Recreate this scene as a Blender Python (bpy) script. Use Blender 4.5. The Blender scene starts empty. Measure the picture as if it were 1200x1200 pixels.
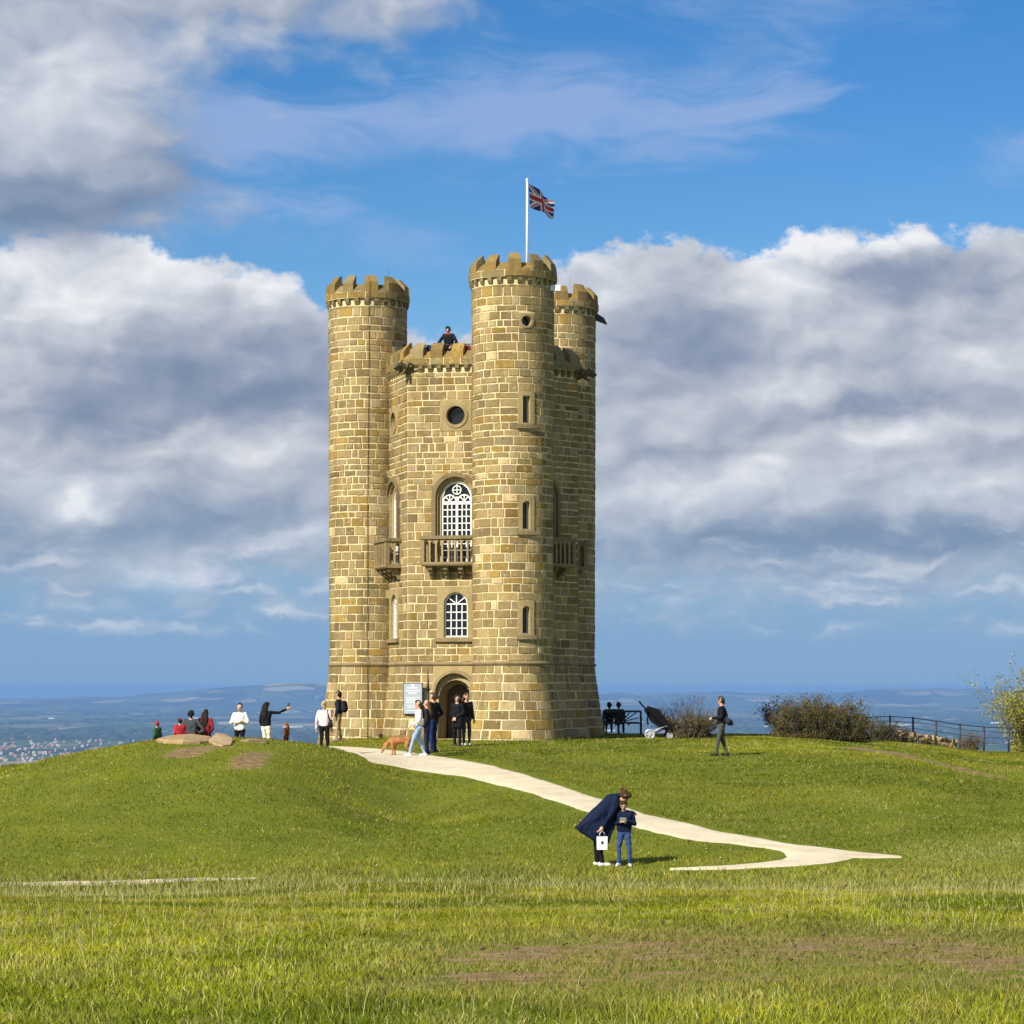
import bpy, bmesh, math, random
import numpy as np
from mathutils import Vector, Matrix, noise as mnoise

# ------------------------------------------------------------------ basics
scene = bpy.context.scene
COL = scene.collection
R = math.radians

# ------------------------------------------------------------------ camera
FPX = 3100.0                  # focal length in pixels of a 1200 px frame
EYE = 1.82
HY = 806.0                    # row of the true eye level
cam_d = bpy.data.cameras.new('camera')
cam = bpy.data.objects.new('camera', cam_d)
COL.objects.link(cam)
cam.location = (0, 0, EYE)
cam.rotation_euler = (R(90), 0, 0)
cam_d.sensor_width = 36.0
cam_d.lens = FPX / 1200.0 * 36.0
cam_d.shift_y = (HY - 600.0) / 1200.0
cam_d.clip_start = 0.5
cam_d.clip_end = 300000.0
scene.camera = cam

# ------------------------------------------------------------------ sun and exposure
SUN_AZ = 41.0                 # degrees to the left of the line that runs back from the camera
SUN_EL = 35.0
to_sun = Vector((-math.sin(R(SUN_AZ)) * math.cos(R(SUN_EL)),
                 -math.cos(R(SUN_AZ)) * math.cos(R(SUN_EL)), math.sin(R(SUN_EL))))
sl = bpy.data.lights.new('sun', 'SUN')
sl.energy = 5.0
sl.angle = R(0.5)
sl.color = (1.0, 0.93, 0.78)
sun = bpy.data.objects.new('sun', sl)
COL.objects.link(sun)
sun.location = (-40, -40, 60)
sun.rotation_euler = (-to_sun).to_track_quat('-Z', 'Y').to_euler()

vs = scene.view_settings
vs.view_transform = 'Standard'
vs.look = 'None'
vs.exposure = EXPOSURE = 0.5
vs.gamma = 1.0
vs.use_curve_mapping = False
cy = scene.cycles
cy.max_bounces = 6
cy.diffuse_bounces = 2
cy.glossy_bounces = 2
cy.transmission_bounces = 3
cy.transparent_max_bounces = 12
cy.volume_bounces = 0
cy.use_denoising = True


# ------------------------------------------------------------------ small node language
class NT:
    """wraps a node tree so that shader maths can be written as expressions"""
    def __init__(self, tree):
        self.t = tree

    def node(self, kind, **kw):
        n = self.t.nodes.new(kind)
        for k, v in kw.items():
            setattr(n, k, v)
        return n

    def put(self, sock, v):
        if isinstance(v, S):
            self.t.links.new(v.s, sock)
        elif isinstance(v, bpy.types.NodeSocket):
            self.t.links.new(v, sock)
        else:
            sock.default_value = v

    def math(self, op, a, b=0.0, c=None, clamp=False):
        n = self.node('ShaderNodeMath', operation=op, use_clamp=clamp)
        self.put(n.inputs[0], a)
        self.put(n.inputs[1], b)
        if c is not None:
            self.put(n.inputs[2], c)
        return S(self, n.outputs[0])

    def ss(self, x, lo, hi):
        n = self.node('ShaderNodeMapRange', interpolation_type='SMOOTHSTEP')
        self.put(n.inputs['Value'], x)
        self.put(n.inputs['From Min'], lo)
        self.put(n.inputs['From Max'], hi)
        return S(self, n.outputs[0])

    def lin(self, x, lo, hi, a=0.0, b=1.0):
        n = self.node('ShaderNodeMapRange')
        self.put(n.inputs['Value'], x)
        self.put(n.inputs['From Min'], lo)
        self.put(n.inputs['From Max'], hi)
        self.put(n.inputs['To Min'], a)
        self.put(n.inputs['To Max'], b)
        return S(self, n.outputs[0])

    def xyz(self, x, y, z=0.0):
        n = self.node('ShaderNodeCombineXYZ')
        for i, v in enumerate((x, y, z)):
            self.put(n.inputs[i], v)
        return S(self, n.outputs[0])

    def sep(self, v):
        n = self.node('ShaderNodeSeparateXYZ')
        self.put(n.inputs[0], v)
        return [S(self, o) for o in n.outputs]

    def noise(self, vec, scale=1.0, detail=4.0, rough=0.5, dist=0.0, dims='3D', lac=2.0, kind='FBM', color=False):
        n = self.node('ShaderNodeTexNoise', noise_dimensions=dims, noise_type=kind)
        if dims == '1D':
            self.put(n.inputs['W'], vec)
        else:
            self.put(n.inputs['Vector'], vec)
        n.inputs['Scale'].default_value = scale
        n.inputs['Detail'].default_value = detail
        n.inputs['Roughness'].default_value = rough
        n.inputs['Lacunarity'].default_value = lac
        n.inputs['Distortion'].default_value = dist
        return S(self, n.outputs['Color' if color else 'Fac'])

    def voro(self, vec, scale=1.0, feature='F1', out='Distance', rand=1.0):
        n = self.node('ShaderNodeTexVoronoi', feature=feature)
        self.put(n.inputs['Vector'], vec)
        n.inputs['Scale'].default_value = scale
        n.inputs['Randomness'].default_value = rand
        return S(self, n.outputs[out])

    def mix(self, f, a, b, blend='MIX'):
        n = self.node('ShaderNodeMix', data_type='RGBA', blend_type=blend)
        self.put(n.inputs[0], f)
        for k, v in ((6, a), (7, b)):
            if isinstance(v, (tuple, list)) and len(v) == 3:
                v = tuple(v) + (1.0,)
            self.put(n.inputs[k], v)
        return S(self, n.outputs[2])

    def ramp(self, x, stops):
        n = self.node('ShaderNodeValToRGB')
        self.put(n.inputs[0], x)
        e = n.color_ramp.elements
        while len(e) < len(stops):
            e.new(0.5)
        for el, (p, c) in zip(e, stops):
            el.position = p
            el.color = tuple(c) + (1.0,) if len(c) == 3 else c
        return S(self, n.outputs[0])


class S:
    def __init__(self, nt, s):
        self.nt, self.s = nt, s

    def __add__(self, o): return self.nt.math('ADD', self, o)
    __radd__ = __add__
    def __mul__(self, o): return self.nt.math('MULTIPLY', self, o)
    __rmul__ = __mul__
    def __sub__(self, o): return self.nt.math('SUBTRACT', self, o)
    def __rsub__(self, o): return self.nt.math('SUBTRACT', o, self)
    def __truediv__(self, o): return self.nt.math('DIVIDE', self, o)
    def clamp(self): return self.nt.math('ADD', self, 0.0, clamp=True)
    def max(self, o): return self.nt.math('MAXIMUM', self, o)
    def min(self, o): return self.nt.math('MINIMUM', self, o)
    def abs(self): return self.nt.math('ABSOLUTE', self)
    def pow(self, o): return self.nt.math('POWER', self, o)


# ------------------------------------------------------------------ sky with rows of cumulus
world = bpy.data.worlds.new('World')
scene.world = world
world.use_nodes = True
wt = world.node_tree
wt.nodes.clear()
W = NT(wt)
SKY_STRENGTH = 0.072
sky_n = W.node('ShaderNodeTexSky', sky_type='NISHITA')
sky_n.sun_disc = False
sky_n.sun_elevation = R(SUN_EL)
sky_n.sun_rotation = R(180.0 + SUN_AZ)
sky_n.altitude = 320
sky_n.air_density = 1.0
sky_n.dust_density = 0.3
sky_n.ozone_density = 3.0
tc = W.node('ShaderNodeTexCoord')
dx, dy, dz = W.sep(tc.outputs['Generated'])
U = W.math('ARCTAN2', dx, dy) * 57.29578           # azimuth in degrees, 0 straight ahead
V = W.math('ARCSINE', dz) * 57.29578               # elevation in degrees


def cl(px, py):
    return (px - 600.0) / 54.1, (HY - py) / 54.1


def c10(c):
    return tuple(v / SKY_STRENGTH / 2 ** EXPOSURE for v in c) + (1.0,)


def srgb(r, g, b):
    f = lambda v: (v / 255.0 / 12.92) if v / 255.0 <= 0.04045 else ((v / 255.0 + 0.055) / 1.055) ** 2.4
    return (f(r), f(g), f(b))

SKY_SAT, SKY_VAL = 1.40, 1.08
hsv = W.node('ShaderNodeHueSaturation')
W.put(hsv.inputs['Color'], sky_n.outputs[0])
hsv.inputs['Saturation'].default_value = SKY_SAT
hsv.inputs['Value'].default_value = SKY_VAL
hsv.inputs['Hue'].default_value = 0.507
sky = S(W, hsv.outputs[0])

# two scales of warp: slow billows and the fine cauliflower edge
w1 = W.sep(W.noise(W.xyz(U * 0.5, V * 0.7, 3.7), 1.0, 2.0, 0.5, color=True))
w2 = W.sep(W.noise(W.xyz(U * 1.5, V * 2.0, 9.1), 1.0, 6.0, 0.58, color=True))
Us = U + (w1[0] - 0.5) * 1.5
Vs = V + (w1[1] - 0.5) * 1.0
Uw = Us + (w2[0] - 0.5) * 0.75
Vw = Vs + (w2[1] - 0.5) * 0.55
rel = W.noise(W.xyz(Us * 0.62, Vs * 1.05, 17.0), 1.0, 6.0, 0.47)
rel2 = W.noise(W.xyz((Us - 0.25) * 0.62, (Vs + 0.24) * 1.05, 17.0), 1.0, 3.0, 0.47)
slow = W.noise(W.xyz(U * 0.11, V * 0.22, 41.0), 1.0, 2.0, 0.5)


def blob(px, py, rx, ry, a, u=None, v=None):
    cu, cv = cl(px, py)
    tu = ((u or Uw) - cu) * (54.1 / rx)
    tv = ((v or Vw) - cv) * (54.1 / ry)
    return W.math('POWER', 2.718, (tu * tu + tv * tv) * -1.0) * a


def blobs(lst, u=None, v=None):
    t = blob(*lst[0], u, v)
    for b in lst[1:]:
        t = t + blob(*b, u, v)
    return t


def cloud_colour(L):
    return W.ramp(L * 0.5 + 0.5, [
        (0.0, c10(srgb(122, 140, 168))), (0.28, c10(srgb(148, 161, 184))), (0.50, c10(srgb(176, 184, 199))),
        (0.72, c10(srgb(202, 208, 219))), (1.0, c10(srgb(240, 241, 245)))])


# pale air low over the plain
sky = W.mix(W.ss(V, 9.0, 0.8) * 0.95, sky, c10(srgb(124, 165, 207)))
# thin high cloud drawn out in wisps
ci = W.noise(W.xyz(Us * 0.16 + Vs * 0.10, Vs * 0.62, 11.0), 1.0, 7.0, 0.58, 0.6)
cir = W.ss(ci + (slow - 0.5) * 0.5 + blobs([(560, 130, 330, 75, 0.20), (260, 170, 110, 50, 0.16), (1190, 200, 60, 50, 0.2)], U, V), 0.50, 0.80) * W.ss(V, 8.0, 10.5)
sky = W.mix((cir * 0.60).clamp(), sky, c10(srgb(166, 186, 226)))

# the long bank of cumulus
crown = [(-14, 277), (0, 300), (60, 285), (150, 274), (200, 300), (250, 312), (330, 318), (380, 360), (430, 385), (480, 392),
         (560, 385), (610, 350), (650, 305), (700, 292), (750, 276), (830, 285), (890, 302), (930, 276), (1000, 270), (1100, 276), (1214, 276)]
fc = W.node('ShaderNodeFloatCurve')
cm = fc.mapping.curves[0]
pts = [(((x - 600) / 54.1 + 14) / 28.0, (HY - y) / 54.1 / 15.0) for x, y in crown]
pts = [(0.0, pts[0][1])] + pts + [(1.0, pts[-1][1])]
while len(cm.points) < len(pts):
    cm.points.new(0.5, 0.5)
for p, q in zip(cm.points, pts):
    p.location = q
fc.mapping.update()
W.put(fc.inputs['Value'], W.lin(U, -14.0, 14.0))
Hc = S(W, fc.outputs[0]) * 15.0 + (slow - 0.5) * W.ss(U.abs(), 12.0, 20.0) * 6.0
far = W.ss(U.abs(), 11.5, 15.0)                       # beyond the frame the bank simply goes on
a_bank = W.ss(Hc - V + (w2[1] - 0.5) * 1.5 + (w2[0] - 0.5) * 0.5, -0.05, 0.35)
a_low = W.ss(V + (rel - 0.5) * 3.6, 1.3, 2.9)
alpha = (a_bank * a_low).clamp()
L = blobs([
    (60, 345, 120, 62, 0.75), (175, 305, 55, 26, 0.45), (325, 345, 62, 28, 0.75), (10, 440, 50, 60, 0.35), (200, 345, 60, 40, 0.25),
    (225, 455, 170, 55, -0.70), (60, 500, 150, 26, -0.45), (360, 440, 60, 60, -0.35),
    (235, 512, 130, 26, 0.45), (60, 568, 90, 30, 0.35), (330, 530, 60, 22, 0.3),
    (270, 610, 150, 26, -0.65), (40, 640, 120, 30, -0.55), (105, 596, 36, 20, 1.1), (205, 676, 55, 19, 1.0), (345, 626, 62, 13, 0.8),
    (120, 720, 90, 9, 0.55), (320, 690, 50, 12, 0.5), (60, 690, 90, 16, -0.3), (290, 715, 80, 12, -0.35),
    (710, 330, 60, 45, 0.50), (920, 335, 70, 60, 0.65), (1000, 292, 130, 20, 0.80), (1150, 425, 70, 26, 0.55), (930, 465, 60, 18, 0.55),
    (1060, 508, 100, 20, 0.55), (900, 560, 150, 36, 0.40), (760, 590, 60, 40, 0.35), (1130, 570, 90, 30, 0.40), (740, 480, 60, 30, 0.2),
    (805, 405, 85, 42, -0.65), (1060, 335, 80, 24, -0.65), (1010, 480, 130, 18, -0.55), (930, 633, 280, 20, -1.05), (1140, 530, 60, 20, -0.35),
    (775, 535, 50, 18, -0.45), (720, 625, 40, 12, 0.3), (1150, 640, 110, 16, -0.5),
    (790, 702, 75, 11, 0.75), (1060, 692, 130, 11, 0.65), (1000, 668, 230, 12, -0.45), (1130, 735, 40, 8, 0.4)])
gen = (slow - 0.5) * 2.2 * far + W.lin(V, 2.0, 9.5, -0.25, 0.25) * far
light = L + gen + (rel - 0.5) * 1.0 + (rel - rel2) * 1.1 + 0.03 + W.ss(Hc - V, 0.9, 0.0) * 0.35
bank = cloud_colour(light)
bank = W.mix(W.ss(V, 5.0, 1.0) * 0.30, bank, c10(srgb(132, 165, 202)))     # the farther rows sink into the air
sky = W.mix(alpha * W.lin(V, 1.0, 5.0, 0.70, 1.0), sky, bank)

# broken flat fragments low down
fr = W.noise(W.xyz(Uw * 0.46, Vw * 1.4, 53.0), 1.0, 5.0, 0.50)
fr2 = W.noise(W.xyz((Uw - 0.2) * 0.46, (Vw + 0.16) * 1.4, 53.0), 1.0, 3.0, 0.50)
fa = W.ss(fr + blobs([(205, 676, 80, 24, 0.14), (100, 735, 110, 12, 0.14), (320, 640, 90, 16, 0.12), (330, 690, 60, 14, 0.12), (790, 702, 110, 16, 0.20), (1060, 692, 170, 16, 0.20), (1130, 735, 50, 9, 0.15), (1020, 640, 200, 18, 0.08)]), 0.46, 0.80) * W.ss(V, 0.9, 1.5) * W.ss(V, 4.2, 2.8)
fcol = W.mix(W.ss((fr - fr2) * 2.5 + (fr - 0.5) * 1.5 + 0.35, 0.0, 1.0), c10(srgb(140, 163, 196)), c10(srgb(212, 219, 230)))
sky = W.mix((fa * 0.72).clamp(), sky, fcol)

# soft high cloud towards the left
hcov = blobs([(20, 120, 210, 165, 1.0), (300, 20, 210, 70, 0.62), (60, 240, 170, 70, 0.7), (480, 30, 140, 60, 0.3), (205, 220, 40, 25, 0.35)]) \
    + far * W.ss(slow, 0.42, 0.62) * W.ss(V, 10.0, 12.5) + (rel - 0.5) * 1.1
ha = W.ss(hcov, 0.18, 0.85) * W.ss(V, 8.6, 9.8)
hl = blobs([(50, 130, 120, 75, 0.50), (190, 95, 120, 50, 0.15), (60, 255, 170, 45, -1.0), (240, 170, 70, 60, -0.5), (260, 10, 200, 40, -0.1)]) \
    + gen + (rel - 0.5) * 1.0 + (rel - rel2) * 0.8 + 0.02
sky = W.mix((ha * 0.94).clamp(), sky, cloud_colour(hl))

bg = W.node('ShaderNodeBackground')
W.put(bg.inputs['Color'], sky)
bg.inputs['Strength'].default_value = SKY_STRENGTH
wo = W.node('ShaderNodeOutputWorld')
wt.links.new(bg.outputs[0], wo.inputs['Surface'])
world.cycles.sampling_method = 'MANUAL'
world.cycles.sample_map_resolution = 256


# ------------------------------------------------------------------ helpers
rng = np.random.default_rng(7)


def tag(o, label=None, cat=None, group=None, kind=None):
    if label: o['label'] = label
    if cat: o['category'] = cat
    if group: o['group'] = group
    if kind: o['kind'] = kind
    return o


def link(name, data, parent=None):
    o = bpy.data.objects.new(name, data)
    COL.objects.link(o)
    if parent is not None:
        o.parent = parent
    return o


def empty(name, loc=(0, 0, 0), rz=0.0):
    o = bpy.data.objects.new(name, None)
    o.empty_display_size = 0.2
    COL.objects.link(o)
    o.location = loc
    o.rotation_euler = (0, 0, rz)
    return o


def np_mesh(name, verts, faces, mats=(), smooth=False, mat_idx=None, col=None):
    """mesh from arrays; faces is an (n,3) or (n,4) array or a list of tuples"""
    me = bpy.data.meshes.new(name)
    if isinstance(faces, np.ndarray):
        verts = np.asarray(verts, dtype=np.float32)
        n, k = faces.shape
        me.vertices.add(len(verts))
        me.vertices.foreach_set('co', verts.ravel())
        me.loops.add(n * k)
        me.loops.foreach_set('vertex_index', faces.astype(np.int32).ravel())
        me.polygons.add(n)
        me.polygons.foreach_set('loop_start', np.arange(0, n * k, k, dtype=np.int32))
        me.polygons.foreach_set('loop_total', np.full(n, k, dtype=np.int32))
        me.update(calc_edges=True)
    else:
        me.from_pydata([tuple(map(float, v)) for v in verts], [], [tuple(f) for f in faces])
        me.update()
    for m in mats:
        me.materials.append(m)
    if mat_idx is not None:
        me.polygons.foreach_set('material_index', np.asarray(mat_idx, dtype=np.int32))
    if smooth:
        me.polygons.foreach_set('use_smooth', np.ones(len(me.polygons), dtype=bool))
    if col is not None:
        a = me.attributes.new('tint', 'FLOAT_COLOR', 'POINT')
        c = np.ones((len(me.vertices), 4), dtype=np.float32)
        c[:, :3] = col
        a.data.foreach_set('color', c.ravel())
    return me


_perm = np.random.default_rng(3).random((257, 257))


def vnoise(x, y, seed=0.0):
    """smooth value noise on arrays, 0..1"""
    x = np.asarray(x, float) + seed * 17.3
    y = np.asarray(y, float) + seed * 9.1
    xi, yi = np.floor(x).astype(int), np.floor(y).astype(int)
    fx, fy = x - xi, y - yi
    fx, fy = fx * fx * (3 - 2 * fx), fy * fy * (3 - 2 * fy)
    xi, yi = xi % 256, yi % 256
    a = _perm[xi, yi] * (1 - fx) + _perm[xi + 1, yi] * fx
    b = _perm[xi, yi + 1] * (1 - fx) + _perm[xi + 1, yi + 1] * fx
    return a * (1 - fy) + b * fy


def fbm(x, y, o=4, seed=0.0):
    t, a, s = 0.0, 0.5, 0.0
    for k in range(o):
        t = t + a * vnoise(np.asarray(x) * 2 ** k, np.asarray(y) * 2 ** k, seed + k * 3.7)
        s += a
        a *= 0.5
    return t / s


def sstep(x, a, b):
    t = np.clip((np.asarray(x, float) - a) / (b - a), 0, 1)
    return t * t * (3 - 2 * t)


# ------------------------------------------------------------------ materials
def mat(name):
    m = bpy.data.materials.new(name)
    m.use_nodes = True
    t = m.node_tree
    b = t.nodes['Principled BSDF']
    return m, NT(t), b


def plain(name, c, rough=0.6, vary=0.12, scale=6.0, metal=0.0, bump=0.0, spec=0.4):
    m, N, b = mat(name)
    g = N.node('ShaderNodeTexCoord').outputs['Object']
    n = N.noise(g, scale, 4.0, 0.6)
    N.put(b.inputs['Base Color'], N.mix(N.lin(n, 0.25, 0.75), tuple(v * (1 - vary) for v in c), tuple(min(1, v * (1 + vary)) for v in c)))
    b.inputs['Roughness'].default_value = rough
    b.inputs['Metallic'].default_value = metal
    b.inputs['Specular IOR Level'].default_value = spec
    if bump:
        bn = N.node('ShaderNodeBump')
        bn.inputs['Strength'].default_value = bump
        bn.inputs['Distance'].default_value = 0.02
        N.put(bn.inputs['Height'], n)
        N.put(b.inputs['Normal'], bn.outputs[0])
    return m


# ------------------------------------------------------------------ lie of the land
def _profile(pts, w=3.0):
    xs = np.arange(-60, 400, 0.25)
    z = np.interp(xs, *zip(*pts))
    k = np.hanning(int(w / 0.25) * 2 + 1)
    k /= k.sum()
    zs = np.convolve(np.pad(z, len(k) // 2, mode='edge'), k, mode='valid')
    return xs, zs


PR = _profile([(-60, 0.3), (0, 0.15), (13, 0.08), (20, -0.12), (27, -0.42), (33, -0.86), (40, -1.42), (45, -1.74), (49, -1.80), (53, -1.68), (60, -1.26),
               (70, -0.70), (80, -0.26), (90, -0.03), (100, 0), (106, -0.05), (112, -0.45), (120, -1.25), (135, -4), (160, -11), (250, -45), (400, -110)])
PL = _profile([(-60, 0.3), (0, 0.15), (13, 0.08), (20, -0.12), (27, -0.42), (33, -0.86), (40, -1.42), (45, -1.74), (49, -1.84), (53, -1.74), (57, -1.32),
               (62, -0.58), (67, 0.08), (70.5, 0.38), (73.5, 0.46), (76.5, 0.34), (81, -0.10), (86, -0.62), (94, -1.3), (110, -4.5), (160, -18), (250, -52), (400, -115)])
PB = _profile([(-60, 0.3), (0, 0.15), (13, 0.08), (20, -0.12), (27, -0.42), (33, -0.86), (40, -1.42), (45, -1.74), (49, -1.80), (53, -1.68), (60, -1.26),
               (70, -0.66), (80, -0.30), (90, -0.20), (100, -0.28), (110, -0.40), (117, -0.52), (122, -0.9), (135, -4), (160, -11), (250, -45), (400, -110)])
PC = _profile([(-60, 0.3), (0, 0.15), (13, 0.08), (20, -0.12), (27, -0.42), (33, -0.86), (40, -1.42), (45, -1.74), (49, -1.80), (53, -1.68), (60, -1.30),
               (70, -1.00), (80, -0.78), (90, -0.70), (100, -0.80), (110, -0.95), (121, -1.10), (126, -1.5), (138, -4), (160, -11), (250, -45), (400, -110)])
CREST = ([-60, -22, -16, -13.9, -12.8, -11.6, -10.45, -9.5, -7.8, -6.9, -5.8, -4.65, -3.95, -2.8, -0.9, 60],
         [-2.6, -1.5, -0.62, -0.33, -0.10, 0.05, 0.22, 0.36, 0.38, 0.34, 0.20, -0.14, -0.33, -0.50, -0.56, -0.56])


def ground_z(x, y):
    x = np.asarray(x, float)
    y = np.asarray(y, float)
    q_ = x / np.maximum(y, 1.0)
    k1, k2 = sstep(q_, 0.085, 0.145), sstep(q_, 0.140, 0.190)
    zr = np.interp(y, *PR) * (1 - k1) + k1 * (np.interp(y, *PB) * (1 - k2) + np.interp(y, *PC) * k2)
    zl = np.interp(y, *PL)
    # the mound on the left: its crest height follows CREST, its own front and back follow PL
    bk = sstep(y, 77, 87)
    cr = np.interp(x + bk * 3.4, *CREST)
    f = np.clip((cr + 0.56) / 0.95, -4, 1)
    mound = zr + (zl - zr) * np.clip(f, 0, 1) + np.minimum(f, 0) * 0.95 * sstep(y, 48, 70)
    z = mound
    # west flank beyond the tower drops a little earlier than the plateau
    z = z - (sstep(-x, 8.0, 14.5) * sstep(y, 74, 88) * 0.95 + sstep(-x, 11.0, 16.0) * sstep(y, 60, 74) * 0.20) * (1 - sstep(y, 115, 135))
    # hollow between the mound and the path
    z = z - 0.42 * np.exp(-((x + 2.6) / 1.7) ** 2 - ((y - 66.0) / 7.0) ** 2)
    # ground falls to the right where it is worn
    z = z - 0.10 * np.exp(-((x - 14.0 - (96 - y) * 0.22) / 1.1) ** 2) * sstep(y, 82, 90) * (1 - sstep(y, 100, 108))
    # a few swells
    amp = sstep(y, 4, 14)
    z = z + (fbm(x * 0.22, y * 0.22, 3, 1.0) - 0.5) * 0.16 * amp * (1 - 0.75 * np.exp(-((x + 1.2) ** 2 + (y - 97) ** 2) / 60.0))
    z = z + (fbm(x * 1.1, y * 1.1, 2, 5.0) - 0.5) * 0.035 * amp
    # the brow is a little higher on the right
    z = z + 0.10 * sstep(x, 0.0, 6.0) * np.exp(-((y - 30) / 8.0) ** 2) + 0.17 * np.exp(-((x + 0.4) / 3.2) ** 4 - ((y - 36) / 5.0) ** 2)
    # scarp to the vale
    r = np.hypot(x, y)
    far = np.interp(r, [0, 300, 400, 900, 1800, 3000, 200000], [0, 0, -112, -215, -270, -280, -280])
    k = sstep(r, 300, 400)
    z = np.where(r > 300, z * (1 - k) + far * k, z)
    az = np.degrees(np.arctan2(x, y))
    hills = 0.0
    for a0, aw, h, r0, rw in ((-5.5, 3.3, 176, 38000, 5000), (-3.2, 1.6, 60, 36500, 3000), (7.0, 12.0, 150, 39000, 4500), (25, 12, 190, 40000, 6000),
                              (-26, 10, 200, 41000, 6000), (-11, 3.0, 45, 33000, 4000), (3.5, 3.0, 60, 33000, 4000), (13, 4, 50, 31000, 4000), (170, 200, 160, 42000, 6000)):
        hills = hills + h * np.exp(-((az - a0) / aw) ** 2 - ((r - r0) / rw) ** 2)
    hills = hills * (0.72 + 0.56 * fbm(az * 0.9 + 20, r * 0.00006, 4, 9.0)) + 22 * (fbm(x * 0.00022, y * 0.00022, 3, 4.0) - 0.4) * sstep(r, 6000, 14000)
    return z + hills * sstep(r, 5000, 9000)


def at_ground(px, py):
    """where the sight line through a photo point meets the ground"""
    sx, sz = (px - 600.0) / FPX, (HY - py) / FPX
    d = np.arange(8.0, 140.0, 0.02)
    zz = ground_z(d * sx, d)
    hit = np.nonzero(EYE + d * sz <= zz)[0]
    # ignore the near brow, start beyond it when the point lies past the dip
    k = hit[0] if len(hit) else len(d) - 1
    return Vector((d[k] * sx, d[k], float(zz[k])))


def at_dist(px, d):
    x = (px - 600.0) / FPX * d
    return Vector((x, d, float(ground_z(x, d))))


# one sheet: fine fan ahead of the camera, coarse elsewhere, out past the horizon
ang = np.concatenate([np.arange(-180, -30, 3.0), np.arange(-30, -15, 0.5), np.arange(-15, 15, 0.2), np.arange(15, 30, 0.5), np.arange(30, 180.1, 3.0)])
rad = np.concatenate([np.arange(1.0, 40, 0.5), np.arange(40, 125, 0.35), np.geomspace(125, 30000, 170), np.arange(30600, 52000, 600), np.geomspace(52000, 60000, 3)])
AA, RR = np.meshgrid(np.radians(ang), rad)
gx, gy = RR * np.sin(AA), RR * np.cos(AA)
gz = ground_z(gx, gy)
nr, na = gx.shape
gv = np.concatenate([np.stack([gx, gy, gz], -1).reshape(-1, 3), [[0, 0, float(ground_z(0, 0))]]])
ii, jj = np.meshgrid(np.arange(nr - 1), np.arange(na - 1), indexing='ij')
q = np.stack([ii * na + jj, ii * na + jj + 1, (ii + 1) * na + jj + 1, (ii + 1) * na + jj], -1).reshape(-1, 4)[:, ::-1]

gm, N, b = mat('ground_turf')
pos = N.node('ShaderNodeNewGeometry').outputs['Position']
X, Y, Z = N.sep(pos)
flat = N.xyz(X, Y, 0.0)
rr = N.math('SQRT', X * X + Y * Y)
g1 = N.noise(flat, 0.5, 5.0, 0.6)
g2 = N.noise(flat, 4.0, 5.0, 0.65)
g3 = N.noise(flat, 30.0, 3.0, 0.6)
turf = N.mix(N.lin(g1, 0.3, 0.7), (0.115, 0.150, 0.010), (0.200, 0.215, 0.016))
turf = N.mix(N.lin(g2, 0.45, 0.75, 0.0, 0.55), turf, (0.150, 0.150, 0.040))
turf = N.mix(N.lin(g3, 0.35, 0.75, 0.0, 0.5), turf, (0.070, 0.100, 0.008))
soil = N.mix(N.lin(g2, 0.35, 0.7), (0.15, 0.092, 0.045), (0.33, 0.24, 0.115))
mud_m = N.node('ShaderNodeAttribute', attribute_name='worn').outputs['Fac']
near = N.mix(N.ss(S(N, mud_m) + (g2 - 0.5) * 1.5, 0.40, 0.72), turf, soil)
# the vale: fields, hedges and woods
fv = N.xyz(X * 0.0022, Y * 0.0008, 0.0)
fw = N.node('ShaderNodeVectorMath', operation='ADD')
N.put(fw.inputs[0], fv)
N.put(fw.inputs[1], N.noise(fv, 0.6, 2.0, 0.5, color=True))
cell = N.voro(fw.outputs[0], 1.0, 'F1', 'Color')
cs = N.sep(cell)
edge = N.voro(fw.outputs[0], 1.0, 'DISTANCE_TO_EDGE', 'Distance')
fld = N.ramp(cs[0], [(0.0, (0.045, 0.075, 0.020)), (0.35, (0.075, 0.115, 0.030)), (0.62, (0.10, 0.13, 0.04)), (0.80, (0.21, 0.18, 0.085)), (1.0, (0.40, 0.34, 0.19))])
fld = N.mix(N.ss(edge, 0.07, 0.02), fld, (0.020, 0.034, 0.014))
wood = N.noise(N.xyz(X * 0.0009, Y * 0.00032, 3.0), 1.0, 4.0, 0.6)
fld = N.mix(N.ss(wood, 0.50, 0.58), fld, (0.022, 0.036, 0.016))
N.put(b.inputs['Base Color'], N.mix(N.ss(rr, 140.0, 400.0), near, fld))
b.inputs['Roughness'].default_value = 0.95
b.inputs['Specular IOR Level'].default_value = 0.1
bn = N.node('ShaderNodeBump')
bn.inputs['Strength'].default_value = 0.6
bn.inputs['Distance'].default_value = 0.05
N.put(bn.inputs['Height'], g3 * N.ss(rr, 300.0, 100.0))
N.put(b.inputs['Normal'], bn.outputs[0])
gme = np_mesh('ground', gv, q, [gm], smooth=True)


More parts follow.
